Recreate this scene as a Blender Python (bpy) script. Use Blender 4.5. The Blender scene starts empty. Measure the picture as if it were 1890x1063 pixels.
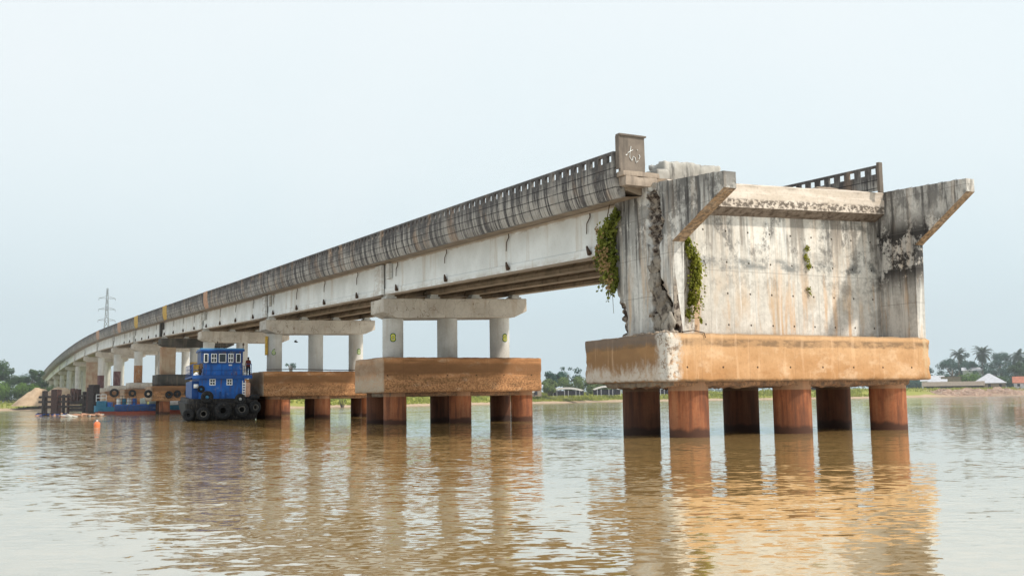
import bpy, bmesh, math, random
from math import sin, cos, pi, radians, atan, atan2, sqrt, floor
from mathutils import Vector, Matrix, noise
random.seed(11)
rnd = random.random
def ru(a, b): return a + (b - a) * random.random()
S = bpy.context.scene
COL = S.collection

# ------------------------------------------------------------------ mesh helpers
class MB:
    def __init__(s): s.v = []; s.f = []; s.a = {}
    def add(s, vs, fs, attr=None):
        n = len(s.v); s.v += [tuple(v) for v in vs]; s.f += [tuple(i + n for i in f) for f in fs]
        for k in (attr or {}): s.a.setdefault(k, {}).update({n + i: x for i, x in enumerate(attr[k])})
        return n
    def box(s, x0, x1, y0, y1, z0, z1, M=None):
        vs = [Vector((x, y, z)) for z in (z0, z1) for y in (y0, y1) for x in (x0, x1)]
        if M: vs = [M @ v for v in vs]
        s.add(vs, [(0, 2, 3, 1), (4, 5, 7, 6), (0, 1, 5, 4), (2, 6, 7, 3), (0, 4, 6, 2), (1, 3, 7, 5)])
    def prism(s, poly, a0, a1, axis='y', sheara=None):
        # poly: list of 2D points; axis y -> (x,z), axis x -> (y,z), axis z -> (x,y)
        n = len(poly)
        def P(p, a):
            return (p[0], a, p[1]) if axis == 'y' else ((a, p[0], p[1]) if axis == 'x' else (p[0], p[1], a))
        vs = [P(p, a0) for p in poly] + [P(p, a1) for p in poly]
        fs = [tuple(range(n)), tuple(range(2 * n - 1, n - 1, -1))]
        fs += [(i, i + n, (i + 1) % n + n, (i + 1) % n) for i in range(n)]
        s.add(vs, fs)
    def cyl(s, c, r0, r1, z0, z1, n=24, M=None, caps=True, rings=1):
        vs = []; fs = []
        for k in range(rings + 1):
            t = k / rings; r = r0 + (r1 - r0) * t; z = z0 + (z1 - z0) * t
            vs += [Vector((c[0] + r * cos(2 * pi * i / n), c[1] + r * sin(2 * pi * i / n), z)) for i in range(n)]
        for k in range(rings):
            fs += [(k * n + i, k * n + (i + 1) % n, (k + 1) * n + (i + 1) % n, (k + 1) * n + i) for i in range(n)]
        if caps: fs += [tuple(range(n - 1, -1, -1)), tuple(rings * n + i for i in range(n))]
        if M: vs = [M @ v for v in vs]
        s.add(vs, fs)
    def tube(s, pts, r, n=6, r1=None):
        pts = [Vector(p) for p in pts]; vs = []; fs = []; m = len(pts)
        for i, p in enumerate(pts):
            d = (pts[min(i + 1, m - 1)] - pts[max(i - 1, 0)]).normalized()
            u = d.cross(Vector((0, 0, 1)))
            if u.length < .05: u = d.cross(Vector((1, 0, 0)))
            u.normalize(); w = d.cross(u)
            rr = r if r1 is None else r + (r1 - r) * i / (m - 1)
            vs += [p + (u * cos(2 * pi * k / n) + w * sin(2 * pi * k / n)) * rr for k in range(n)]
        for i in range(m - 1):
            fs += [(i * n + k, i * n + (k + 1) % n, (i + 1) * n + (k + 1) % n, (i + 1) * n + k) for k in range(n)]
        fs += [tuple(range(n - 1, -1, -1)), tuple((m - 1) * n + k for k in range(n))]
        s.add(vs, fs)
    def torus(s, c, R, r, M=None, n=20, m=8, squash=1.0):
        vs = []; fs = []
        for i in range(n):
            a = 2 * pi * i / n
            for k in range(m):
                b = 2 * pi * k / m
                v = Vector(((R + r * cos(b)) * cos(a), r * squash * sin(b), (R + r * cos(b)) * sin(a)))
                vs.append((M @ v if M else v) + Vector(c))
        for i in range(n):
            for k in range(m):
                fs.append((i * m + k, i * m + (k + 1) % m, ((i + 1) % n) * m + (k + 1) % m, ((i + 1) % n) * m + k))
        s.add(vs, fs)
    def ball(s, c, rx, ry, rz, n=10, m=6, rough=0):
        vs = []; fs = []
        for j in range(m + 1):
            t = pi * j / m
            for i in range(n):
                a = 2 * pi * i / n; d = Vector((sin(t) * cos(a), sin(t) * sin(a), cos(t)))
                k = 1 + rough * noise.noise(d * 1.7 + Vector(c))
                vs.append((c[0] + rx * d.x * k, c[1] + ry * d.y * k, c[2] + rz * d.z * k))
        for j in range(m):
            fs += [(j * n + i, (j + 1) * n + i, (j + 1) * n + (i + 1) % n, j * n + (i + 1) % n) for i in range(n)]
        s.add(vs, fs)
    def rbox(s, x0, x1, y0, y1, z0, z1, seg=.25, r=.05, amp=.02, sc=1.2, chip=.0, chipz=None, seed=0):
        """box with rounded, worn edges and a slightly uneven surface"""
        dims = (x1 - x0, y1 - y0, z1 - z0); lo = (x0, y0, z0)
        N = [max(2, int(math.ceil(d / seg))) for d in dims]
        key = {}; vs = []; fs = []
        off = Vector((seed * 7.3, seed * 3.1, seed * 1.7))
        def V(i, j, k):
            if (i, j, k) in key: return key[(i, j, k)]
            p = Vector((lo[0] + dims[0] * i / N[0], lo[1] + dims[1] * j / N[1], lo[2] + dims[2] * k / N[2]))
            rr = r * (1 + .8 * noise.noise(p * 1.3 + off))
            if chip:
                nn = noise.noise(p * 1.9 + off * 2) + .6 * noise.noise(p * 4.7 + off)
                rr += chip * max(0, nn) * (chipz(p) if chipz else 1)
            q = Vector([min(max(p[a], lo[a] + rr), lo[a] + dims[a] - rr) for a in range(3)])
            d = p - q
            if d.length > 1e-6: p = q + d.normalized() * rr
            dn = Vector([(-1 if (i, j, k)[a] == 0 else 1 if (i, j, k)[a] == N[a] else 0) for a in range(3)])
            if dn.length: dn.normalize()
            p = p + dn * amp * (noise.noise(p * sc + off) + .5 * noise.noise(p * sc * 3.1 + off))
            key[(i, j, k)] = len(vs); vs.append(p); return key[(i, j, k)]
        for i in range(N[0]):
            for j in range(N[1]):
                fs.append((V(i, j, 0), V(i, j + 1, 0), V(i + 1, j + 1, 0), V(i + 1, j, 0)))
                fs.append((V(i, j, N[2]), V(i + 1, j, N[2]), V(i + 1, j + 1, N[2]), V(i, j + 1, N[2])))
        for i in range(N[0]):
            for k in range(N[2]):
                fs.append((V(i, 0, k), V(i + 1, 0, k), V(i + 1, 0, k + 1), V(i, 0, k + 1)))
                fs.append((V(i, N[1], k), V(i, N[1], k + 1), V(i + 1, N[1], k + 1), V(i + 1, N[1], k)))
        for j in range(N[1]):
            for k in range(N[2]):
                fs.append((V(0, j, k), V(0, j, k + 1), V(0, j + 1, k + 1), V(0, j + 1, k)))
                fs.append((V(N[0], j, k), V(N[0], j + 1, k), V(N[0], j + 1, k + 1), V(N[0], j, k + 1)))
        s.add(vs, fs)
    def build(s, name, mat, parent=None, base=None, smooth=False, rot=None):
        me = bpy.data.meshes.new(name)
        b = Vector(base) if base is not None else Vector((0, 0, 0))
        me.from_pydata([Vector(v) - b for v in s.v], [], s.f)
        for k, d in s.a.items():
            at = me.attributes.new(k, 'FLOAT', 'POINT')
            at.data.foreach_set('value', [d.get(i, 0.0) for i in range(len(s.v))])
        if mat: me.materials.append(mat)
        if smooth:
            me.polygons.foreach_set('use_smooth', [True] * len(me.polygons))
        me.update()
        if not s.a or smooth:
            bm = bmesh.new(); bm.from_mesh(me); bmesh.ops.recalc_face_normals(bm, faces=bm.faces)
            if smooth == 'auto':
                for e in bm.edges:
                    if len(e.link_faces) == 2 and e.calc_face_angle(0) > radians(35): e.smooth = False
            bm.to_mesh(me); bm.free()
        o = bpy.data.objects.new(name, me); COL.objects.link(o)
        if parent: o.parent = parent
        elif base is not None: o.location = b
        return o
def tag(o, label=None, cat=None, group=None, kind=None):
    if label: o['label'] = label
    if cat: o['category'] = cat
    if group: o['group'] = group
    if kind: o['kind'] = kind
    return o
def empty(name, loc, label=None, cat=None, group=None, rz=0):
    o = bpy.data.objects.new(name, None); COL.objects.link(o); o.location = loc; o.rotation_euler = (0, 0, rz)
    o.empty_display_size = .5
    return tag(o, label, cat, group)
def copy_tree(o, parent=None):
    c = o.copy(); COL.objects.link(c); c.parent = parent
    for ch in list(o.children): copy_tree(ch, c)
    return c

# ------------------------------------------------------------------ material helpers
class NT:
    def __init__(s, name, world=False):
        s.m = bpy.data.materials.new(name); s.m.use_nodes = True; s.t = s.m.node_tree; s.t.nodes.clear()
        s.out = s.t.nodes.new('ShaderNodeOutputMaterial')
        s.b = s.t.nodes.new('ShaderNodeBsdfPrincipled'); s.t.links.new(s.b.outputs[0], s.out.inputs[0])
        s.b.inputs['Roughness'].default_value = .85
        s.b.inputs['Specular IOR Level'].default_value = .25
        s._co = None
    def n(s, typ, **k):
        x = s.t.nodes.new(typ)
        for a, v in k.items(): setattr(x, a, v)
        return x
    def L(s, a, b): s.t.links.new(a, b)
    def put(s, sock, v):
        if isinstance(v, bpy.types.NodeSocket): s.L(v, sock)
        elif isinstance(v, (tuple, list)) and len(v) == 3 and sock.type == 'RGBA': sock.default_value = (*v, 1)
        else: sock.default_value = v
    def co(s, rand=True):
        if s._co is None:
            tc = s.n('ShaderNodeTexCoord')
            if rand:
                oi = s.n('ShaderNodeObjectInfo')
                mu = s.math('MULTIPLY', oi.outputs['Random'], 0.0)
                s._raw = tc.outputs['Object']
                va = s.n('ShaderNodeVectorMath', operation='ADD')
                cm = s.n('ShaderNodeCombineXYZ')
                r = s.math('MULTIPLY', oi.outputs['Random'], 61.0)
                s.L(r, cm.inputs[0]); s.L(s.math('MULTIPLY', oi.outputs['Random'], 37.0), cm.inputs[1])
                s.L(tc.outputs['Object'], va.inputs[0]); s.L(cm.outputs[0], va.inputs[1])
                s._co = va.outputs[0]
            else:
                s._raw = s._co = tc.outputs['Object']
        return s._co
    def raw(s): s.co(); return s._raw
    def scale(s, v, sc):
        m = s.n('ShaderNodeVectorMath', operation='MULTIPLY'); s.L(v, m.inputs[0]); m.inputs[1].default_value = sc
        return m.outputs[0]
    def noise(s, sc=(1, 1, 1), detail=5, rough=.55, dist=0, co=None, off=0):
        x = s.n('ShaderNodeTexNoise'); v = s.scale(co or s.co(), sc)
        if off:
            a = s.n('ShaderNodeVectorMath', operation='ADD'); s.L(v, a.inputs[0]); a.inputs[1].default_value = (off, off * .7, off * 1.3); v = a.outputs[0]
        s.L(v, x.inputs['Vector']); x.inputs['Scale'].default_value = 1
        x.inputs['Detail'].default_value = detail; x.inputs['Roughness'].default_value = rough; x.inputs['Distortion'].default_value = dist
        return x.outputs['Fac']
    def vor(s, sc=(1, 1, 1), feature='F1', co=None):
        x = s.n('ShaderNodeTexVoronoi', feature=feature); s.L(s.scale(co or s.co(), sc), x.inputs['Vector']); x.inputs['Scale'].default_value = 1
        return x.outputs['Distance']
    def math(s, op, a, b=None, c=None, clamp=False):
        x = s.n('ShaderNodeMath', operation=op); x.use_clamp = clamp
        for i, v in enumerate((a, b, c)):
            if v is not None: s.put(x.inputs[i], v)
        return x.outputs[0]
    def step(s, v, lo, hi, a=0., b=1.):
        x = s.n('ShaderNodeMapRange'); x.clamp = True; x.interpolation_type = 'SMOOTHSTEP'
        s.put(x.inputs[0], v)
        if lo > hi: lo, hi, a, b = hi, lo, b, a
        for i, q in enumerate((lo, hi, a, b)): x.inputs[i + 1].default_value = q
        return x.outputs[0]
    def mix(s, f, a, b, mode='MIX'):
        x = s.n('ShaderNodeMix', data_type='RGBA', blend_type=mode); x.clamp_factor = True
        s.put(x.inputs[0], f); s.put(x.inputs[6], a); s.put(x.inputs[7], b)
        return x.outputs[2]
    def xyz(s, v=None):
        x = s.n('ShaderNodeSeparateXYZ'); s.L(v or s.raw(), x.inputs[0]); return x.outputs
    def normal(s):
        g = s.n('ShaderNodeNewGeometry'); return s.xyz(g.outputs['Normal'])
    def attr(s, name):
        a = s.n('ShaderNodeAttribute', attribute_name=name); return a.outputs['Fac']
    def band(s, v, c, w, soft=.2):   # 1 inside c+-w
        d = s.math('ABSOLUTE', s.math('SUBTRACT', v, c)); return s.step(d, w + soft, w)
    def bump(s, h, strength=.4, dist=.05, prev=None):
        x = s.n('ShaderNodeBump'); x.inputs['Strength'].default_value = strength; x.inputs['Distance'].default_value = dist
        s.put(x.inputs['Height'], h)
        if prev: s.L(prev, x.inputs['Normal'])
        return x.outputs[0]
    def done(s, col, rough=None, normal=None, metal=None):
        s.put(s.b.inputs['Base Color'], col)
        if rough is not None: s.put(s.b.inputs['Roughness'], rough)
        if metal is not None: s.put(s.b.inputs['Metallic'], metal)
        if normal is not None: s.L(normal, s.b.inputs['Normal'])
        return s.m
def mul(s, *a):
    r = a[0]
    for x in a[1:]: r = s.math('MULTIPLY', r, x)
    return r

def plain(name, col, rough=.6, metal=0, var=.25, sc=3, spec=.3, dirt=None, rust=0):
    m = NT(name); m.b.inputs['Specular IOR Level'].default_value = spec
    n1 = m.noise((sc,) * 3)
    c = m.mix(m.step(n1, .35, .7), col, tuple(x * (1 - var) for x in col))
    if dirt:
        n2 = m.noise((sc * 2.1, sc * 2.1, sc * .4), off=5)
        c = m.mix(m.step(n2, .5, .68, 0, .75), c, dirt)
    if rust:
        n3 = m.noise((3.2, 3.2, .5), 6, .7, off=15); n4 = m.noise((1.1, 1.1, 1.1), 6, .7, off=25)
        c = m.mix(m.math('MULTIPLY', m.step(n3, .54, .64), rust), c, (.13, .055, .03)); c = m.mix(m.step(n4, .58, .7, 0, .5), c, (.25, .30, .36))
    return m.done(c, rough, m.bump(n1, .15, .02), metal)

def form_holes(m, sx, sz, r=.045, ox=0, oz=0):
    """mask of regularly spaced tie holes on an X/Z face"""
    x, y, z = m.xyz()
    fx = m.math('ABSOLUTE', m.math('SUBTRACT', m.math('FRACT', m.math('DIVIDE', m.math('ADD', x, ox), sx)), .5))
    fz = m.math('ABSOLUTE', m.math('SUBTRACT', m.math('FRACT', m.math('DIVIDE', m.math('ADD', z, oz), sz)), .5))
    d = m.math('SQRT', m.math('ADD', m.math('POWER', m.math('MULTIPLY', fx, sx), 2.), m.math('POWER', m.math('MULTIPLY', fz, sz), 2.)))
    return m.step(d, r * 1.3, r * .7)

# --- abutment breast wall: pale grey, rust runs, black mould, form lines
def mat_wall():
    m = NT('weathered_pale_concrete'); m.co(False); x, y, z = m.xyz(); nx, ny, nz = m.normal()
    base = m.mix(m.step(m.noise((.5, .5, .5)), .35, .65), (.73, .70, .645), (.58, .545, .49))
    fine = m.noise((5, 5, 5), 8, .7)
    base = m.mix(m.step(fine, .38, .75, 0, .5), base, (.34, .31, .27))
    # rust runs: thin vertical, heavier low down
    rs = m.noise((2.6, 2.6, .22), 6, .6, off=3)
    lowz = m.step(z, 8.2, 4.6, .25, 1)
    base = m.mix(mul(m, m.step(rs, .49, .64), lowz, .7), base, (.60, .36, .18))
    rs2 = m.noise((1.1, 1.1, .35), 5, .55, off=9)
    base = m.mix(mul(m, m.step(rs2, .5, .68), m.step(z, 7.5, 4.2, .1, .8)), base, (.50, .33, .18))
    # pale lime runs
    lr = m.noise((3.6, 3.6, .16), 5, .6, off=14)
    base = m.mix(m.step(lr, .56, .68, 0, .6), base, (.76, .77, .76))
    # dark streaks from the top
    ds = m.noise((2.9, 2.9, .18), 7, .62, off=21)
    topz = m.step(z, 6.6, 9.4, .05, 1)
    base = m.mix(mul(m, m.step(ds, .50, .66), topz, .8), base, (.07, .065, .06))
    gx = m.noise((1.1, 1.1, .7), 8, .72, off=44)
    base = m.mix(mul(m, m.step(gx, .50, .60), m.step(fine, .42, .52, .3, 1), m.step(z, 5.4, 8.2, .1, .75)), base, (.13, .125, .12))
    # horizontal grey lift joint at z~7.3 and mould blotches right side
    bl = m.noise((.9, .9, 1.3), 8, .68, off=31)
    j = m.band(m.math('ADD', z, m.math('MULTIPLY', m.noise((1.2, 1.2, 1.2), 4), .5)), 7.55, .1, .28)
    base = m.mix(mul(m, m.step(bl, .42, .6), j, .8), base, (.16, .17, .17))
    rt = m.step(x, 30.5, 36.5, .12, 1)
    base = m.mix(mul(m, m.step(bl, .47, .6), rt, m.step(z, 5., 8., .45, 1), .65), base, (.10, .095, .085))
    # board lines
    bx = m.math('ABSOLUTE', m.math('SUBTRACT', m.math('FRACT', m.math('DIVIDE', x, 1.22)), .5))
    base = m.mix(m.step(bx, .012, .004, 0, .55), base, (.2, .18, .16))
    by = m.math('ABSOLUTE', m.math('SUBTRACT', m.math('FRACT', m.math('DIVIDE', x, .203)), .5)); base = m.mix(m.step(by, .05, .02, 0, .14), base, (.2, .18, .16))
    ur = m.noise((1.7, 1.7, .12), 6, .65, off=81); base = m.mix(mul(m, m.step(ur, .50, .62), m.step(z, 9.5, 6.2, .75, .1)), base, (.17, .15, .13))
    bz = m.band(z, 6.95, .012, .01)
    base = m.mix(m.math('MULTIPLY', bz, .45), base, (.22, .2, .18))
    hs = form_holes(m, 1.22, 1.35, .045, .3, .1)
    base = m.mix(m.math('MULTIPLY', hs, .9), base, (.04, .03, .02))
    h = m.math('ADD', fine, m.math('MULTIPLY', m.noise((18, 18, 18), 3), .4))
    h = m.math('SUBTRACT', h, m.math('MULTIPLY', hs, 1.5))
    return m.done(base, .9, m.bump(h, .5, .03))

# --- side wings: grey, black with mould; crack attribute gives rubble
def mat_wing(name, mould=(6.6, 9.2), dark=.5):
    m = NT(name); m.co(False); x, y, z = m.xyz(); _a, _b, nz_ = m.normal()
    base = m.mix(m.step(m.noise((.8, .8, .6)), .35, .65), (.62, .60, .56), (.44, .42, .39))
    fine = m.noise((6, 6, 6), 8, .7)
    base = m.mix(m.step(fine, .38, .75, 0, .5), base, (.2, .19, .17))
    ds = m.noise((3.4, 3.4, .25), 7, .6, off=8)
    base = m.mix(mul(m, m.step(ds, .48, .62), m.step(z, 4.5, 9.5, .35, 1), .85), base, (.055, .05, .048))
    lr = m.noise((4.2, 4.2, .2), 5, .55, off=2)
    base = m.mix(mul(m, m.step(lr, .53, .66), m.step(z, 9.8, 8.6), .75), base, (.66, .64, .60))
    rs = m.noise((2.3, 2.3, .3), 5, .6, off=17)
    base = m.mix(mul(m, m.step(rs, .5, .66), m.step(z, 9.5, 5, .3, 1), .6), base, (.50, .33, .19))
    bl = m.noise((.75, .75, .75), 8, .66, off=5)
    k = mul(m, m.step(z, mould[0] - 1., mould[0] + .4), m.step(z, mould[1] + 1.2, mould[1]))
    base = m.mix(mul(m, m.step(m.math('ADD', bl, m.math('MULTIPLY', m.math('SUBTRACT', fine, .5), .35)), .43, .52), k, dark), base, (.028, .026, .026))
    wz = m.math('MULTIPLY', m.math('ABSOLUTE', m.math('SUBTRACT', m.math('FRACT', m.math('DIVIDE', z, 1.62)), .5)), 1.); base = m.mix(m.step(wz, .012, .004, 0, .5), base, (.13, .12, .11))
    tg = m.noise((1.6, 1.6, .8), 7, .65, off=25)
    base = m.mix(mul(m, m.step(tg, .42, .58), m.step(z, 9.2, 10.2), .75), base, (.11, .105, .10))
    base = m.mix(m.step(nz_, -.3, -.6, 0, .85), base, m.mix(m.step(fine, .4, .6), (.30, .19, .10), (.12, .08, .05)))  # wing undersides painted dark brown, their shade put into the colour
    cr = m.attr('crack')
    rub = m.noise((4.5, 4.5, 4.5), 5, .65, off=3)
    rc = m.mix(m.step(rub, .40, .62), (.05, .036, .03), (.34, .29, .24))
    base = m.mix(m.step(m.math('ADD', cr, m.math('MULTIPLY', m.math('SUBTRACT', rub, .5), .7)), .3, .55), base, rc)
    return m.done(base, .92, m.bump(m.math('ADD', fine, m.math('MULTIPLY', mul(m, rub, cr), 3)), .6, .035))

def mat_coping():
    m = NT('cream_coping_concrete'); m.co(False); x, y, z = m.xyz(); nx, ny, nz = m.normal()
    base = m.mix(m.step(m.noise((.7, .7, 3)), .35, .65), (.66, .58, .50), (.54, .46, .38))
    fine = m.noise((8, 8, 8), 7, .7)
    base = m.mix(m.step(fine, .45, .8, 0, .5), base, (.25, .2, .16))
    sp = m.noise((5, 5, 7), 6, .7, off=6)
    lowband = m.band(m.math('SUBTRACT', z, m.math('MULTIPLY', m.math('SUBTRACT', x, 28.5), .034)), 9.82, .11, .15)
    base = m.mix(mul(m, m.step(sp, .44, .54), lowband, .9), base, (.10, .08, .065))
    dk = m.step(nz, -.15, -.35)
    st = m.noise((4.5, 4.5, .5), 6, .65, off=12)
    base = m.mix(mul(m, m.step(st, .3, .62, 1, .72), dk), base, (.075, .055, .042))  # sloping soffit painted dark: overhang shade in the colour
    return m.done(base, .9, m.bump(fine, .5, .03))

# --- pile cap of the abutment: orange tan with chipped pale corner
def mat_cap_big():
    m = NT('ochre_stained_concrete'); m.co(False); x, y, z = m.xyz(); nx, ny, nz = m.normal()
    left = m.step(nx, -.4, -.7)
    n1 = m.noise((.45, .45, .9), 5)
    front = m.mix(m.step(n1, .35, .65), (.52, .30, .15), (.42, .22, .095))
    pa = m.noise((.8, .8, 1.3), 7, .65, off=61)
    front = m.mix(m.step(pa, .52, .66, 0, .55), front, (.66, .46, .30))
    front = m.mix(m.step(pa, .44, .32, 0, .5), front, (.36, .17, .065))
    zg = m.step(z, 2.4, 4.0)
    front = m.mix(mul(m, zg, .45), front, (.62, .40, .22))
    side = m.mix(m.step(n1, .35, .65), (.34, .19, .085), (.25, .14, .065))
    c = m.mix(left, front, side)  # left face painted darker than the front, its shade in the colour
    fine = m.noise((7, 7, 7), 8, .72)
    c = m.mix(m.step(fine, .45, .8, 0, .45), c, (.24, .13, .06))
    b = m.noise((1.5, 1.5, 4), 6, .65, off=4)
    tb = m.band(m.math('ADD', z, m.math('MULTIPLY', b, .25)), 3.86, .09, .12)
    c = m.mix(mul(m, tb, m.step(b, .4, .6, .35, 1), .8), c, (.17, .11, .065))
    top = m.step(z, 3.98, 4.06)
    c = m.mix(m.math('MULTIPLY', top, .5), c, (.2, .15, .10))
    vs = m.noise((3, 3, .25), 5, .6, off=15)
    c = m.mix(m.step(vs, .55, .68, 0, .35), c, (.70, .46, .28))
    # pale spalled concrete: left-bottom and round the near corner
    sp = m.noise((2.4, 2.4, 1.2), 9, .75, off=7)
    lowl = mul(m, left, m.step(m.math('ADD', z, m.math('MULTIPLY', sp, -2.2)), 1.95, 1.25))
    c = m.mix(mul(m, lowl, m.step(fine, .35, .5, .45, 1)), c, (.50, .43, .36))
    upl = mul(m, left, m.step(m.math('ADD', z, m.math('MULTIPLY', sp, .7)), 3.95, 4.15))
    c = m.mix(m.math('MULTIPLY', upl, .75), c, (.15, .12, .10))
    cd = m.math('ADD', m.math('SUBTRACT', x, 23.5), m.math('SUBTRACT', y, 32.6))
    cor = m.step(m.math('ADD', cd, m.math('MULTIPLY', m.math('SUBTRACT', sp, .5), 1.6)), .85, .35)
    c = m.mix(mul(m, cor, m.step(fine, .40, .50, .25, 1), .95), c, (.58, .54, .48))
    c = m.mix(mul(m, cor, m.step(m.noise((3.5, 3.5, 3.5), 7, .75, off=71), .52, .6), .8), c, (.16, .11, .075))
    rc = m.step(m.math('ADD', m.math('ABSOLUTE', m.math('SUBTRACT', x, 37.6)), m.math('MULTIPLY', sp, 1.4)), .95, .6)
    c = m.mix(m.math('MULTIPLY', rc, .8), c, (.50, .36, .22))
    hs = form_holes(m, 1.75, 1.5, .042, .9, -.5)
    c = m.mix(mul(m, hs, m.step(left, .5, .4)), c, (.06, .035, .02))
    vc = m.math('ABSOLUTE', m.math('SUBTRACT', m.math('FRACT', m.math('DIVIDE', m.math('ADD', x, m.math('MULTIPLY', fine, .05)), 2.4)), .5))
    c = m.mix(m.step(vc, .006, .002, 0, .4), c, (.25, .14, .08))
    bot = m.step(m.math('ADD', z, m.math('MULTIPLY', sp, -.3)), 2.16, 2.04)
    c = m.mix(m.math('MULTIPLY', bot, .7), c, (.12, .08, .05))
    return m.done(c, .88, m.bump(m.math('ADD', fine, m.math('MULTIPLY', sp, .6)), .55, .04))

def mat_cap(name, dark=0.):
    m = NT(name); x, y, z = m.xyz(); nx, ny, nz = m.normal()
    left = m.step(nx, -.4, -.7)
    n1 = m.noise((.5, .5, 1.6), 5)
    c = m.mix(m.step(n1, .38, .62), (.50, .245, .11), (.36, .17, .075))
    pa = m.noise((.7, .7, 1.6), 7, .68, off=61)
    c = m.mix(m.step(pa, .55, .68, 0, .55), c, (.60, .42, .27))
    n2 = m.noise((.35, .35, 3.2), 6, .6, off=3)
    zb = m.math('ADD', z, m.math('MULTIPLY', n2, .5))
    c = m.mix(mul(m, m.band(zb, 3.95, .22, .3), .75), c, (.17, .085, .04))
    c = m.mix(mul(m, m.step(n2, .5, .62), .6), c, (.20, .10, .045))
    g = m.noise((9, 9, 9), 6, .75)
    lowr = m.step(z, 3.5, 2.8)
    c = m.mix(mul(m, m.step(g, .45, .62), m.math('ADD', m.math('MULTIPLY', lowr, .6), .25)), c, (.15, .085, .045))
    c = m.mix(mul(m, m.step(g, .52, .40), lowr, .3), c, (.62, .38, .2))
    c = m.mix(mul(m, left, m.step(pa, .35, .6, .30, .62)), c, (.40, .31, .22))
    sp = m.noise((3, 3, 3), 8, .7, off=9)
    ed = mul(m, left, m.step(m.math('ADD', z, m.math('MULTIPLY', sp, -1.6)), 2.6, 2.0))
    c = m.mix(mul(m, ed, m.step(g, .4, .55), .8), c, (.45, .38, .29))
    tp = m.step(z, 4.38, 4.44)
    c = m.mix(m.math('MULTIPLY', tp, .6), c, (.12, .085, .055))
    fj = m.math('ABSOLUTE', m.math('SUBTRACT', m.math('FRACT', m.math('DIVIDE', x, 3.1)), .5))
    c = m.mix(m.step(fj, .006, .002, 0, .5), c, (.15, .08, .04))
    hs = form_holes(m, 2.15, 2.6, .05, .4, .66)
    c = m.mix(hs, c, (.05, .03, .02))
    if dark: c = m.mix(m.step(sp, .3, .6, dark, dark * .5), c, (.06, .055, .05))
    return m.done(c, .9, m.bump(m.math('ADD', g, m.math('MULTIPLY', sp, .5)), .7, .04))

def mat_grey(name, a, b, stain=(.25, .18, .12), amt=.35, zs=.3, crackl=0.):
    m = NT(name)
    n1 = m.noise((.7, .7, .7), 5)
    c = m.mix(m.step(n1, .35, .65), a, b)
    f = m.noise((8, 8, 8), 7, .7)
    c = m.mix(m.step(f, .42, .8, 0, .35), c, tuple(x * .45 for x in a))
    st = m.noise((2.8, 2.8, zs), 6, .62, off=5)
    c = m.mix(m.step(st, .5, .68, 0, amt), c, stain)
    if crackl:
        v = m.n('ShaderNodeTexVoronoi', feature='DISTANCE_TO_EDGE'); v.inputs['Scale'].default_value = .9
        wc = m.n('ShaderNodeVectorMath', operation='ADD'); nn = m.n('ShaderNodeTexNoise'); nn.inputs['Scale'].default_value = 1.6; m.L(m.co(), nn.inputs['Vector'])
        m.L(m.co(), wc.inputs[0]); m.L(nn.outputs['Color'], wc.inputs[1]); m.L(wc.outputs[0], v.inputs['Vector'])
        c = m.mix(m.step(v.outputs['Distance'], .012, .003, 0, crackl), c, (.16, .11, .07))
    return m.done(c, .85, m.bump(f, .35, .02))

def mat_girder():
    m = NT('whitewashed_girder_concrete'); m.co(False); x, y, z = m.xyz(); nx, ny, nz = m.normal()
    n1 = m.noise((.4, .4, .4), 5)
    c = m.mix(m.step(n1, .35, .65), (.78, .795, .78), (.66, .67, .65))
    st = m.noise((2.2, 1.1, .12), 6, .62, off=5)
    c = m.mix(m.step(st, .52, .68, 0, .55), c, (.52, .46, .38))
    f = m.noise((7, 7, 7), 6, .7)
    c = m.mix(m.step(f, .5, .8, 0, .3), c, (.45, .40, .34))
    tz = m.attr('hz')
    sp = m.noise((1.2, 1.2, 4), 7, .7, off=8)
    c = m.mix(mul(m, m.step(m.math('ADD', tz, m.math('MULTIPLY', m.math('SUBTRACT', sp, .5), .35)), .88, 1.0), .75), c, (.36, .27, .19))
    bt = m.step(m.math('ADD', tz, m.math('MULTIPLY', m.math('SUBTRACT', sp, .5), .2)), .17, .02)
    c = m.mix(mul(m, bt, m.step(sp, .4, .6), .5), c, (.40, .33, .26))
    c = m.mix(mul(m, m.step(nz, -.5, -.9), .8), c, (.30, .22, .15))  # downward faces painted darker, underside shade in the colour
    return m.done(c, .75, m.bump(f, .25, .015))

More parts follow.
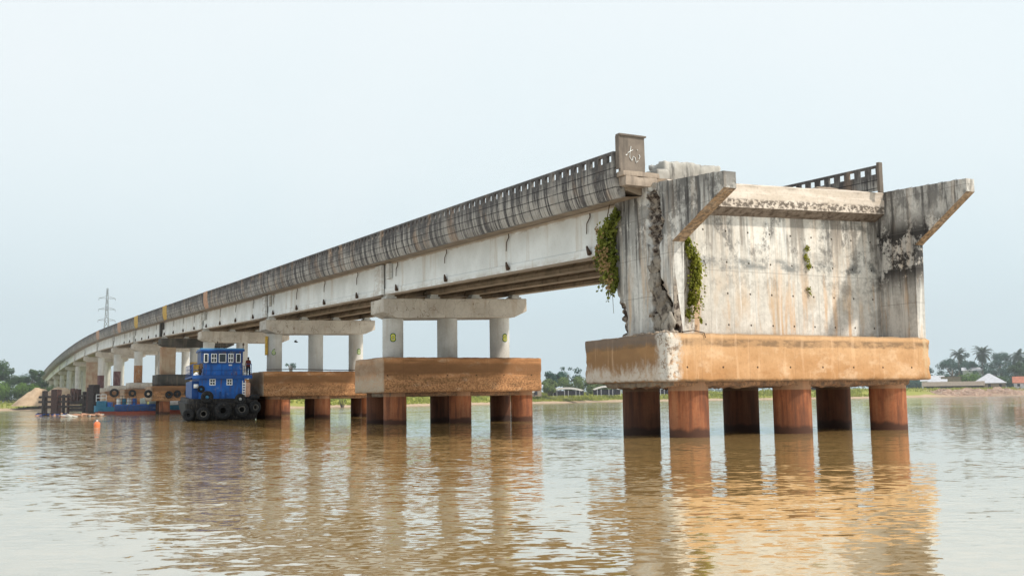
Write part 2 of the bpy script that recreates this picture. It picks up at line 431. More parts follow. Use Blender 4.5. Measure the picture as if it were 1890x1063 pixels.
def mat_fascia():
    m = NT('mould_blackened_parapet_concrete'); m.co(False); x, y, z = m.xyz(); hz = m.attr('hz'); nx, ny, nz = m.normal()
    # dark ground with pale vertical runs
    s1 = m.noise((.0, 2.3, .05), 4, .6, off=4)
    s2 = m.noise((.3, 7.5, .35), 6, .7, off=11)
    big = m.noise((.0, .22, .1), 3, .5, off=2)
    f = m.noise((6, 6, 6), 8, .75)
    dark = m.mix(m.step(f, .35, .7), (.045, .042, .044), (.135, .127, .122))
    pale = m.mix(m.step(f, .3, .7), (.58, .55, .50), (.36, .33, .295))
    amt = m.math('ADD', s1, m.math('MULTIPLY', m.math('SUBTRACT', s2, .5), .8))
    low = m.step(hz, .25, 1.0, -.02, .07)    # paler towards the bottom edge
    amt = m.math('SUBTRACT', amt, low)
    amt = m.math('ADD', amt, m.math('MULTIPLY', m.math('SUBTRACT', big, .5), .25))
    k = m.step(amt, .455, .53)
    k = m.math('MULTIPLY', k, m.step(hz, .98, .42, .22, .98))
    pn = m.noise((.0, 1.52, .9), 2, .5, off=51); k = m.math('ADD', k, m.math('MULTIPLY', m.math('SUBTRACT', pn, .55), 1.2), clamp=True)
    k = m.math('MULTIPLY', k, m.step(f, .25, .6, .55, 1))
    c = m.mix(k, dark, pale)
    bf = m.step(m.noise((.0, .16, .1), 3, .6, off=91), .35, .65, .15, .8); k = m.math('ADD', m.math('MULTIPLY', k, m.math('SUBTRACT', 1., m.math('MULTIPLY', bf, .45))), m.math('MULTIPLY', bf, .08)); c = m.mix(k, dark, pale)
    br = m.noise((.2, .8, .3), 4, .5, off=33)
    c = m.mix(mul(m, m.step(br, .55, .68), .5), c, (.36, .25, .17))
    # horizontal panel joints
    for q in (.62, .43, .22):
        d = m.math('ABSOLUTE', m.math('SUBTRACT', hz, q))
        c = m.mix(m.math('MULTIPLY', m.step(d, .018, .006, 0, .9), m.step(f, .3, .6, .35, 1)), c, (.025, .022, .022))
    # vertical joints every .66 m
    fy = m.math('ABSOLUTE', m.math('SUBTRACT', m.math('FRACT', m.math('DIVIDE', y, .66)), .5))
    c = m.mix(m.math('MULTIPLY', m.step(fy, .04, .015, 0, .55), m.step(s2, .35, .6, .1, 1)), c, (.06, .055, .05))
    dk2 = m.noise((.2, .55, .9), 6, .65, off=77); c = m.mix(m.math('MULTIPLY', m.step(dk2, .48, .64), m.step(hz, .1, .7, .3, .85)), c, (.075, .07, .07))
    ft = m.step(hz, .975, .995)
    c = m.mix(m.math('MULTIPLY', ft, .5), c, (.2, .19, .2))
    # paint patches are separate parts
    return m.done(c, .92, m.bump(f, .5, .03))

def mat_pile(name, br=1.):
    m = NT(name); x, y, z = m.xyz()
    n1 = m.noise((.9, .9, .6), 5)
    c = m.mix(m.step(n1, .35, .65), (.34, .115, .048), (.20, .068, .032))
    st = m.noise((3.2, 3.2, .3), 6, .65, off=4)
    c = m.mix(m.step(st, .46, .64, 0, .6), c, (.38, .17, .08))
    c = m.mix(mul(m, m.step(st, .5, .35), .7), c, (.10, .045, .028))
    f = m.noise((9, 9, 9), 7, .7)
    c = m.mix(m.step(f, .5, .75, 0, .5), c, (.11, .05, .03))
    wl = m.step(m.math('ADD', z, m.math('MULTIPLY', m.noise((1.3, 1.3, 1.3), 4, off=8), -.55)), .16, -.06)
    c = m.mix(m.math('MULTIPLY', wl, .92), c, (.018, .014, .012))
    c = m.mix(mul(m, m.step(m.math('ADD', z, m.math('MULTIPLY', f, -.5)), 1.0, .2), .4), c, (.12, .05, .03))
    tp = m.step(z, 1.82, 1.86)
    c = m.mix(mul(m, tp, .55), c, (.38, .25, .15))
    if br < 1: c = m.mix(1 - br, c, (.012, .008, .007))  # darkened copy: shade mixed into the casing colour
    return m.done(c, .8, m.bump(m.math('ADD', f, n1), .4, .02))

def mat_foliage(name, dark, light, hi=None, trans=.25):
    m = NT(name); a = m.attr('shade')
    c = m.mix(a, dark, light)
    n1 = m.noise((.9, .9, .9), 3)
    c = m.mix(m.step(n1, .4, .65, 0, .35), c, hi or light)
    m.b.inputs['Roughness'].default_value = .7
    m.put(m.b.inputs['Base Color'], c)
    tr = m.n('ShaderNodeBsdfTranslucent'); m.L(c, tr.inputs[0])
    mx = m.n('ShaderNodeMixShader'); mx.inputs[0].default_value = trans
    m.L(m.b.outputs[0], mx.inputs[1]); m.L(tr.outputs[0], mx.inputs[2]); m.L(mx.outputs[0], m.out.inputs[0])
    return m.m

M_rubble = mat_grey('crumbled_concrete', (.36, .32, .27), (.20, .165, .13), (.04, .032, .028), .85, 2)
M_wall = mat_wall(); M_wingL = mat_wing('mould_streaked_wing_concrete', (8., 9.8), .5)
M_wingR = mat_wing('black_mouldy_wing_concrete', (6.9, 8.8), .95)
M_coping = mat_coping(); M_capbig = mat_cap_big(); M_cap = mat_cap('brown_river_stained_concrete')
M_capd = mat_cap('dark_river_stained_concrete', .8)  # darker version of the cap concrete, used for the blinding
M_cross = mat_grey('warm_grey_concrete', (.56, .51, .44), (.45, .40, .34), (.3, .2, .12), .35, .6, .8)
M_col = mat_grey('pale_column_concrete', (.60, .585, .55), (.50, .48, .44), (.36, .28, .2), .3, .2)
M_rustcol = mat_grey('rust_streaked_column_concrete', (.34, .21, .13), (.42, .32, .22), (.2, .08, .04), .6, .2)
M_black = mat_grey('soot_black_concrete', (.05, .047, .042), (.09, .08, .07), (.2, .17, .12), .4, .3)
M_girder = mat_girder(); M_fascia = mat_fascia(); M_pile = mat_pile('rusted_steel_casing'); M_pile_shade = mat_pile('shade_darkened_steel_casing', .30)  # second casing is for back-row piles, their shade painted into the colour
M_slab = mat_grey('grey_deck_concrete', (.40, .37, .33), (.32, .29, .25), (.16, .1, .07), .4, 1)
M_soffit = mat_grey('shade_browned_soffit_concrete', (.34, .27, .20), (.25, .19, .14), (.10, .06, .04), .5, 1)  # shade below the deck is put into this brown
M_ginner = mat_grey('shade_browned_girder_concrete', (.30, .23, .16), (.21, .16, .11), (.08, .05, .035), .5, 1)  # inner girders: under-deck shade painted as a darker concrete colour
M_pad = plain('white_bearing_pad', (.6, .59, .55), .8)
M_iron = plain('dark_rusty_iron', (.10, .065, .045), .8, 0, .4, 8)
M_post = mat_grey('dark_weathered_post_concrete', (.24, .20, .165), (.15, .125, .105), (.05, .045, .04), .6, .3)
M_postl = mat_grey('pinkish_broken_concrete', (.42, .34, .27), (.30, .24, .19), (.10, .08, .07), .5, .4)
M_white = plain('white_paint', (.8, .8, .78), .6, 0, .12)
M_yellow = plain('yellow_paint', (.60, .37, .06), .7, 0, .4, 4, dirt=(.3, .2, .08))
M_orange = plain('faded_orange_stain', (.5, .3, .2), .85, 0, .3, 4)
M_maroon = plain('maroon_paint', (.13, .05, .05), .7, 0, .4, 3, dirt=(.3,.2,.17))
M_rust = plain('orange_rust_paint', (.36, .17, .07), .8, 0, .4, 3, dirt=(.4,.33,.26))

# ------------------------------------------------------------------ deck profile
PT = [(20, 11.2), (34.8, 11.67), (63, 12.58), (86.7, 13.3), (107.4, 13.9), (126.3, 14.5), (162.6, 15.6), (187.4, 16.3), (220.7, 17.2), (251.6, 17.85),
      (283.9, 18.2), (317.6, 18.2), (360.4, 17.8), (407.2, 16.9), (455.2, 15.35), (516.4, 12.6), (552.5, 10.7), (600, 8.0), (660, 4.6)]
def PZ(y):
    for i in range(len(PT) - 1):
        if y <= PT[i + 1][0] or i == len(PT) - 2:
            (x1, z1), (x2, z2) = PT[i], PT[i + 1]
            x0, z0 = PT[max(i - 1, 0)]; x3, z3 = PT[min(i + 2, len(PT) - 1)]
            m1 = (z2 - z0) / (x2 - x0); m2 = (z3 - z1) / (x3 - x1); h = x2 - x1; t = (y - x1) / h
            return (2*t**3-3*t*t+1)*z1 + (t**3-2*t*t+t)*h*m1 + (-2*t**3+3*t*t)*z2 + (t**3-t*t)*h*m2
def CF(y):   # crossfall
    return .03 if y < 67 else max(0., .03 * (1 - (y - 67) / 65.))
XL0 = 22.8
def ZZ(x, y, dz): return PZ(y) + dz + (x - XL0) * CF(y)
def PIERY(k): return 67.1 + 32.4 * k     # k=0 is the first pier after the abutment

# ================================================================== BRIDGE SUPERSTRUCTURE
bridge = empty('bridge_deck', (29.6, 35, 0), 'long concrete bridge deck with perforated black-streaked parapets rising away on white girders', 'bridge deck')
def BO(mb, name, mat, smooth=False): return mb.build(name, mat, bridge, (29.6, 35, 0), smooth)
YS = 34.95; YE = 640.
def ysamples(a, b, step):
    n = max(1, int(round((b - a) / step))); return [a + (b - a) * i / n for i in range(n + 1)]
# fascia profile: (inward offset, dz, hz attr)
PROF = [(0, 0, 1.0), (0, -.13, .93), (0, -.42, .78), (0, -.70, .62), (.0, -.95, .5), (.03, -1.2, .37), (.09, -1.48, .22), (.17, -1.72, .1), (.27, -1.92, 0)]
def parapet(side, y0, y1):
    sgn = 1 if side < 0 else -1; xo = XL0 if side < 0 else 36.9
    mb = MB(); T = .14 if side < 0 else .10; P = .66
    n = int((y1 - y0) / P)
    def X(o): return xo + sgn * o
    vs = []; fs = []; hz = []
    def V(x, y, dz, h):
        zz = ZZ(x, y, dz) + (.13 if side > 0 else 0); vs.append((x, y, zz)); hz.append(h); return len(vs) - 1
    def quad(a, b, c, d): fs.append((a, b, c, d) if sgn > 0 else (d, c, b, a))
    for i in range(n):
        a = y0 + i * P; b = a + P; hole = a < 330
        ha, hb = a + .15, a + .49
        # outer strips
        for j in range(len(PROF) - 1):
            (o0, z0, h0), (o1, z1, h1) = PROF[j], PROF[j + 1]
            if side > 0 and a < 36.4 and j > 4: continue
            if j == 1 and hole:
                for (p, q) in ((a, ha), (hb, b)):
                    quad(V(X(o0), p, z0, h0), V(X(o0), q, z0, h0), V(X(o1), q, z1, h1), V(X(o1), p, z1, h1))
                    quad(V(X(T), q, z0, h0), V(X(T), p, z0, h0), V(X(T), p, z1, h1), V(X(T), q, z1, h1))
                for p, q, in ((ha, 1), (hb, -1)):
                    f = (V(X(0), p, z0, .8), V(X(T), p, z0, .8), V(X(T), p, z1, .8), V(X(0), p, z1, .8))
                    fs.append(f if q > 0 else f[::-1])
                quad(V(X(0), ha, z1, .8), V(X(0), hb, z1, .8), V(X(T), hb, z1, .8), V(X(T), ha, z1, .8))
                quad(V(X(T), ha, z0, .8), V(X(T), hb, z0, .8), V(X(0), hb, z0, .8), V(X(0), ha, z0, .8))
            else:
                quad(V(X(o0), a, z0, h0), V(X(o0), b, z0, h0), V(X(o1), b, z1, h1), V(X(o1), a, z1, h1))
                if j < (5 if side > 0 else 4): quad(V(X(T), b, z0, h0), V(X(T), a, z0, h0), V(X(T), a, z1, h1), V(X(T), b, z1, h1))
        quad(V(X(T), a, 0, 1), V(X(T), b, 0, 1), V(X(0), b, 0, 1), V(X(0), a, 0, 1))
        # bottom return
        if not (side > 0 and a < 36.4): quad(V(X(.27), a, -1.92, 0), V(X(.27), b, -1.92, 0), V(X(.5), b, -1.9, 0), V(X(.5), a, -1.9, 0))
    # end face
    if side > 0: ends = [V(X(o), y0, z, h) for o, z, h in PROF[:6]] + [V(X(T), y0, -1.2, .4), V(X(T), y0, 0, 1)]
    else: ends = [V(X(o), y0, z, h) for o, z, h in PROF] + [V(X(.55), y0, -1.9, 0), V(X(.5), y0, -1.0, .4), V(X(T), y0, -.9, .5), V(X(T), y0, 0, 1)]
    fs.append(tuple(ends) if sgn < 0 else tuple(ends[::-1]))
    mb.add(vs, fs, {'hz': hz})
    return mb
pl = BO(parapet(-1, YS, YE), 'parapet', M_fascia); pl['label'] = 'near parapet of the bridge, blackened and streaked outside'
pr = BO(parapet(1, 34.0, YE), 'parapet', M_fascia); pr['label'] = 'far parapet of the bridge seen from its inner side'
# deck slab
mb = MB(); ys = ysamples(YS - .1, YE, 6.)
vs = []; fs = []
for y in ys:
    for x, dz in ((23.31, -1.03), (36.39, -1.03), (36.39, -1.60), (35.3, -1.80), (24.0, -1.80), (23.31, -1.60)): vs.append((x, y, ZZ(x, y, dz)))
for i in range(len(ys) - 1):
    fs += [(i * 6 + k, i * 6 + (k + 1) % 6, (i + 1) * 6 + (k + 1) % 6, (i + 1) * 6 + k) for k in range(6)]
fs += [tuple(range(6)), tuple((len(ys) - 1) * 6 + k for k in range(5, -1, -1))]
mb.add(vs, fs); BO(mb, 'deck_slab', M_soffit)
# soffit edge strip joining fascia and slab
for sx in ((23.3, 23.1), ):
    mb = MB(); vs = []; fs = []
    for y in ys: vs += [(23.12, y, ZZ(23.12, y, -1.905)), (24.3, y, ZZ(24.3, y, -1.83))]
    for i in range(len(ys) - 1): fs.append((2 * i, 2 * i + 1, 2 * i + 3, 2 * i + 2))
    mb.add(vs, fs); BO(mb, 'soffit', M_soffit)
# girders per span
GX = [24.72, 27.95, 31.15, 34.35]
def girder(gx, y0, y1):
    # I-profile, (dx, dz from parapet top, hz)
    H = [(.34, -3.95, 0), (.34, -3.74, .10), (.16, -3.56, .19), (.13, -2.12, .86), (.40, -1.98, .93), (.40, -1.80, 1.0)]
    prof = [(-a, b, h) for a, b, h in H] + [(a, b, h) for a, b, h in H[::-1]]
    mb = MB(); vs = []; fs = []; hz = []; n = len(prof); yy = ysamples(y0, y1, 5.4)
    for y in yy:
        for a, b, h in prof: vs.append((gx + a, y, ZZ(gx, y, b))); hz.append(h)
    for i in range(len(yy) - 1): fs += [(i * n + k, i * n + (k + 1) % n, (i + 1) * n + (k + 1) % n, (i + 1) * n + k) for k in range(n)]
    fs += [tuple(range(n - 1, -1, -1)), tuple((len(yy) - 1) * n + k for k in range(n))]
    mb.add(vs, fs, {'hz': hz}); return mb
def outer_girder(gx, y0, y1):
    # flat outer web face with a low bottom flange step
    H = [(-.36, -3.95, 0), (-.36, -3.60, .17), (-.30, -3.52, .2), (-.30, -1.95, .93), (-.42, -1.86, 1.), (.34, -1.86, 1.), (.13, -2.1, .9), (.13, -3.56, .2), (.34, -3.74, .1), (.34, -3.95, 0)]
    mb = MB(); vs = []; fs = []; hz = []; n = len(H); yy = ysamples(y0, y1, 5.4)
    for y in yy:
        for a, b, h in H: vs.append((gx + a, y, ZZ(gx, y, b))); hz.append(h)
    for i in range(len(yy) - 1): fs += [(i * n + k, i * n + (k + 1) % n, (i + 1) * n + (k + 1) % n, (i + 1) * n + k) for k in range(n)]
    fs += [tuple(range(n - 1, -1, -1)), tuple((len(yy) - 1) * n + k for k in range(n))]
    mb.add(vs, fs, {'hz': hz}); return mb
NP = 15
ends = [35.6] + [PIERY(k) for k in range(NP)] + [600.]
for k in range(len(ends) - 1):
    y0, y1 = ends[k] + .12, ends[k + 1] - .12
    for i, gx in enumerate(GX):
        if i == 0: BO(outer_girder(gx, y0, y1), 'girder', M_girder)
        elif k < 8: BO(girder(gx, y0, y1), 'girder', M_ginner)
    if k < 6:   # end diaphragms
        for yy in (y0 + .25, y1 - .55):
            mb = MB(); mb.box(GX[0] + .135, GX[-1] - .135, yy, yy + .3, ZZ(GX[1], yy, -3.3), ZZ(GX[1], yy, -1.95))
            BO(mb, 'diaphragm', M_ginner)
# pier-head stubs on the outer girder line
for k in range(12):
    yc = PIERY(k); mb = MB(); m2 = M_black if k == 3 else M_girder
    mb.box(24.10, 24.30, yc - .95, yc + .35, ZZ(24.2, yc, -3.98), ZZ(24.2, yc, -1.95))
    BO(mb, 'bracing_pilaster', m2)
    mb = MB(); mb.box(24.16, 24.38, yc - 2.3, yc - 1.75, ZZ(24.2, yc, -3.0), ZZ(24.2, yc, -1.97))
    BO(mb, 'bracing_pilaster', m2)
# drain pipes
y = 39.25
while y < 215:
    mb = MB(); x = 24.40
    mb.tube([(x - .12, y, ZZ(x, y, -1.95)), (x - .08, y + .06, ZZ(x, y, -2.12)), (x - .06, y + .38, ZZ(x, y, -2.36)), (x - .06, y + .42, ZZ(x, y, -2.80 + ru(-.15, .1)))], .032, 6, .024)
    BO(mb, 'drain_pipe', M_iron)
    mb = MB(); mb.tube([(x - .10, y + .35, ZZ(x, y, -3.42)), (x - .14, y + .2, ZZ(x, y, -3.62)), (x - .16, y + .05, ZZ(x, y, -3.80))], .05, 6, .12)
    BO(mb, 'drain_spout', M_iron)
    y += 8.1
# paint patches on the near parapet
def patch(y, w, mat, z0=-1.75, z1=-.15):
    mb = MB(); vs = []; fs = []; N = 5
    pts = [(o, z) for o, z, h in PROF if z1 + .2 > z > z0 - .2]
    for o, z in pts:
        for i in range(2): vs.append((XL0 + o - .012, y + (i - .5) * w, ZZ(XL0, y, z)))
    for i in range(len(pts) - 1): fs.append((2 * i, 2 * i + 1, 2 * i + 3, 2 * i + 2))
    mb.add(vs, fs); return BO(mb, 'paint_patch', mat)
for y, w, m in ((151.3, 3.6, M_yellow), (181.5, 4.8, M_yellow), (205, 5.5, M_orange), (245, 6.5, M_orange), (121.5, 2.4, M_orange)):
    patch(y, w, m)
# end post at the broken end with its ledges
z0 = ZZ(23.5, 34.8, -.9)
mb = MB(); mb.rbox(22.93, 24.15, 34.62, 34.78, z0, 12.32, .2, .015, .012, 2, 0); BO(mb, 'end_post', M_post, 'auto')
mb = MB(); mb.rbox(22.86, 24.2, 34.55, 34.84, 12.28, 12.36, .2, .012, .004); mb.box(22.86, 22.92, 34.6, 34.86, 10.9, 12.3)
BO(mb, 'post_frame', M_post, 'auto')
mb = MB(); mb.rbox(22.92, 24.72, 34.4, 34.95, 10.58, 10.80, .15, .03, .02, 3, .08, seed=3)
mb.rbox(23.0, 24.55, 34.36, 34.9, 10.18, 10.58, .15, .04, .03, 3, .1, seed=5)
BO(mb, 'ledge', M_postl, 'auto')
mb = MB(); mb.rbox(36.72, 36.95, 33.86, 34.02, 10.88, 12.30, .12, .015, .012, 2); BO(mb, 'end_post', M_post, 'auto')
# whitewash scrawl on the post: open strokes
mb = MB(); yq = 34.595
def stroke(pts, r=.014):
    mb.tube([(22.95 + 1.2 * a, yq, 10.85 + 1.45 * b) for a, b in pts], r, 5)
stroke([(.42, .70), (.38, .55), (.36, .38), (.45, .28)]); stroke([(.28, .50), (.40, .56), (.50, .60)]); stroke([(.46, .30), (.50, .42), (.58, .38), (.62, .24), (.70, .30)])
stroke([(.66, .62), (.70, .60)]); stroke([(.74, .48), (.78, .42), (.74, .36)], .018); stroke([(.20, .42), (.26, .46)], .018)
BO(mb, 'painted_scrawl', M_white)

# ================================================================== PIERS
CX = [25.3, 29.4, 33.55]; PX = [24.8, 29.6, 34.4]
ORD = ['first', 'second', 'third', 'fourth', 'fifth', 'sixth', 'seventh', 'eighth', 'ninth', 'tenth', 'eleventh', 'twelfth', 'thirteenth', 'fourteenth', 'fifteenth']
def crosshead(mb, yc, zt, cf, w=1.4):
    y0, y1 = yc - w, yc + w - .2
    xs = (24.1, 35.1); zl = lambda x: zt + (x - 24.1) * cf
    poly = [(24.1, zl(24.1)), (24.1, zl(24.1) - .92), (25.15, zl(25.1) - 1.34), (34.1, zl(34.1) - 1.34), (35.1, zl(35.1) - .92), (35.1, zl(35.1))]
    mb.prism(poly, y0, y1, 'y')
def bevel(o, w=.04, seg=2):
    b = o.modifiers.new('bevel', 'BEVEL'); b.width = w; b.segments = seg; b.limit_method = 'ANGLE'; b.angle_limit = radians(30)
for k in range(NP):
    yc = PIERY(k); cf = CF(yc); zt = PZ(yc) - 4.27 + (24.1 - XL0) * cf
    onland = k >= 7
    extra = {4: 'with orange paint on its left column', 0: 'with yellow painted numbers on its round columns', 1: 'standing just right of the blue tug',
             2: 'standing behind the blue tug boat', 3: 'blackened by soot, with three tyres hung on its cap',
             5: 'with a maroon foot on its left column', 6: 'with a maroon lower column beside the timber jetty', 7: 'with one broad brown rust-stained shaft'}.get(k, 'in the row standing on the far bank')
    p = empty('bridge_pier', (29.6, yc, 0), '%s pier from the broken end, %s' % (ORD[k], extra), 'bridge pier', 'piers carrying the bridge deck')
    base = (29.6, yc, 0)
    mb = MB(); crosshead(mb, yc, zt, cf); o = mb.build('crosshead', M_black if k == 3 else M_cross, p, base); bevel(o, .05)
    if k < 8:
        for gx in GX:
            mb = MB(); q = zt + (gx - 24.1) * cf
            mb.box(gx - .38, gx + .38, yc - 1.25, yc - .35, q + .003, q + .14); mb.box(gx - .27, gx + .27, yc - 1.15, yc - .45, q + .14, q + .30)
            mb.build('bearing', M_pad, p, base)
    cz = 4.42 if not onland else 1.0
    if k >= 3 and not onland: cz = 5.9 if k == 3 else 5.3
    for j, cx in enumerate(CX):
        if k in (3,) and j == 0:
            mb = MB(); mb.box(24.3, 26.4, yc - 1.0, yc + .7, cz, zt - 1.3 + (cx - 24.1) * cf); mb.build('column', M_rustcol, p, base); continue
        if k == 7 and j == 0:
            mb = MB(); mb.box(24.8, 28.4, yc - .9, yc + .9, cz, zt - 1.3); mb.build('column', M_rustcol, p, base); continue
        mb = MB(); mb.cyl((cx, yc), .72, .72, cz, zt - 1.30 + (cx - 24.1) * cf, 40, rings=1)
        mb.build('column', M_col, p, base, 'auto')
    if k < 7:
        if k < 3:
            mb = MB(); mb.rbox(23.52, 35.4, yc - 2.9, yc + 2.9, 2.12, 4.45, .18 if k < 2 else .4, .04, .04, 1.5, .17, seed=k + 1)
            mb.build('pile_cap', M_cap, p, base, True)
        else:
            mb = MB(); mb.rbox(22.6, 36.0, yc - 3.3, yc + 2.9, 1.95, 4.15, .5, .06, .03, 1.5, .1, seed=k)
            mb.build('pile_cap', M_cap, p, base, True)
            mb = MB(); mb.rbox(23.5, 35.4, yc - 2.4, yc + 2.4, 4.15, cz, .5, .08, .05, 1.5, .12, seed=k + 4)
            mb.build('plinth', M_black if k == 3 else M_cross, p, base, True)
        for py in (yc - 1.7, yc + 1.7):
            for px in PX:
                mb = MB(); mb.cyl((px, py), .77, .77, -2.5, 2.2, 36, rings=1); mb.build('pile', M_pile if py < yc else M_pile_shade, p, base, 'auto')
        if k < 2:
            mb = MB(); mb.rbox(24.2, 34.9, yc - 2.3, yc + 2.3, 1.85, 2.2, .4, .05, .05, 2); mb.build('blinding', M_capd, p, base, True)
    # painted bands
    def sleeve(x, z0, z1, mat, r=.735):
        mb = MB(); mb.cyl((x, yc), r, r, z0, z1, 32, caps=True); mb.build('painted_band', mat, p, base, 'auto')
    if k == 3: sleeve(CX[1], cz, cz + 1.9, M_yellow)
    if k == 4: sleeve(CX[0], cz, cz + 3.1, M_rust)
    if k in (5, 6): sleeve(CX[0], 4.2, 8.3, M_maroon)
    if k == 1:
        mb = MB(); mb.box(24.4, 24.56, yc - .35, yc + .15, 6.1, 7.9); mb.build('marker_board', M_yellow, p, base)
        mb = MB(); mb.tube([(23.9, yc - 2.6, 4.62), (27, yc - 2.62, 4.66), (31, yc - 2.6, 4.56), (34.8, yc - 2.6, 4.60)], .04, 5); mb.build('pipe', M_iron, p, base)
    # numbers painted on columns
    if k in (0, 1):
        for cx, dx, txt, zz in ((CX[0], .22, '8' if k == 0 else '6', 5.85 if k == 0 else 6.35), (CX[2], .3, '8', 5.95 if k == 0 else 6.45)):
            for layer, (mat, sz, off) in enumerate(((plain('dark_green_paint', (.05, .13, .04), .7), .78, .018), (plain('number_yellow_paint', (.75, .72, .12) if k == 0 else (.55, .65, .3), .7), .66, .026))):
                cu = bpy.data.curves.new('n', 'FONT'); cu.body = txt; cu.size = sz; cu.align_x = 'CENTER'; cu.align_y = 'CENTER'; cu.offset = .034 if layer == 0 else .006; cu.resolution_u = 3
                to = bpy.data.objects.new('n', cu); COL.objects.link(to)
                dg = bpy.context.evaluated_depsgraph_get(); dg.update(); me = bpy.data.meshes.new_from_object(to.evaluated_get(dg)); bpy.data.objects.remove(to)
                bm = bmesh.new(); bm.from_mesh(me); bmesh.ops.subdivide_edges(bm, edges=bm.edges, cuts=1)
                a0 = -pi / 2 - (.35 if cx < 27 else -.1)
                for v in bm.verts:
                    a = a0 + v.co.x / .72; r = .72 + off; v.co = Vector((cx + r * cos(a) - 29.6, r * sin(a), zz + v.co.y))
                bm.to_mesh(me); bm.free(); me.materials.clear(); me.materials.append(mat)
                o = bpy.data.objects.new('painted_number', me); COL.objects.link(o); o.parent = p

# ================================================================== ABUTMENT
ab = empty('bridge_abutment', (30.7, 35.6, 0), 'massive broken end abutment with winged walls standing on thick rusty piles at right', 'abutment')
AB = (30.7, 35.6, 0)
ab.location = (30.7, 35.6, 0)
def A(mb, name, mat, smooth=True): return mb.build(name, mat, ab, (0, 0, 0), smooth)
def fixA():
    # children were built in world space: shift so the parent base offset cancels
    for c in ab.children: c.location = (-AB[0], -AB[1], 0)
mb = MB(); mb.rbox(23.5, 37.95, 32.6, 38.7, 2.2, 4.09, .12, .06, .035, 1.1, .26, lambda p: 1.8 if (p.x < 24.6 or p.x > 37.3) else .8, seed=2)
A(mb, 'pile_cap', M_capbig)
mb = MB(); mb.rbox(24.1, 37.2, 33.1, 38.1, 2.0, 2.4, .2, .05, .13, 2.5, .1, seed=3); A(mb, 'blinding', M_capd)
for py in (33.85, 37.2):
    for px in (25.4, 30.85, 36.5):
        mb = MB(); mb.cyl((px, py), .8, .8, -2.5, 2.2, 48, rings=1); A(mb, 'pile', M_pile if py < 35 else M_pile_shade, 'auto')
# breast wall
mb = MB(); mb.rbox(24.7, 37.35, 34.8, 36.3, 4.05, 9.75, .3, .01, .012, .9); A(mb, 'breast_wall', M_wall)
# coping beam with sloping underside (crossfall)
mb = MB(); N = 60; sec = [(34.8, 9.35), (34.22, 9.64), (34.20, 10.27), (34.26, 10.30), (34.26, 10.42), (34.22, 10.62), (34.30, 10.68), (35.9, 10.70), (35.9, 9.35)]
vs = []; fs = []; ns = len(sec)
for i in range(N + 1):
    x = 25.0 + (37.32 - 25.0) * i / N
    for j, (yy, zz) in enumerate(sec):
        q = Vector((x, yy, zz)); e = .02 * noise.noise(q * 2.3) + (.04 * noise.noise(q * 5) if j in (1, 2, 5) else 0)
        vs.append((x, yy + e, zz + (x - 28.5) * .034 - (.0 if j not in (5, 6) else .05 * max(0, noise.noise(q * 1.5)))))
for i in range(N): fs += [(i * ns + k, i * ns + (k + 1) % ns, (i + 1) * ns + (k + 1) % ns, (i + 1) * ns + k) for k in range(ns)]
fs += [tuple(range(ns)), tuple(N * ns + k for k in range(ns - 1, -1, -1))]
mb.add(vs, fs); A(mb, 'coping', M_coping, 'auto')
mb = MB(); mb.rbox(33.6, 36.6, 34.6, 35.5, 10.82, 11.06, .15, .1, .03, 2.5, .1, seed=9); A(mb, 'kerb', M_postl)
# broken block on top left
mb = MB(); mb.rbox(25.35, 28.35, 34.95, 36.1, 9.9, 11.55, .10, .08, .10, 1.9, .42, seed=6); mb.rbox(24.95, 25.6, 34.9, 35.8, 9.9, 11.16, .14, .05, .04, 2, .15, seed=8)
A(mb, 'broken_block', mat_grey('broken_grey_concrete', (.50, .48, .44), (.34, .32, .29), (.07, .065, .06), .8, .3))
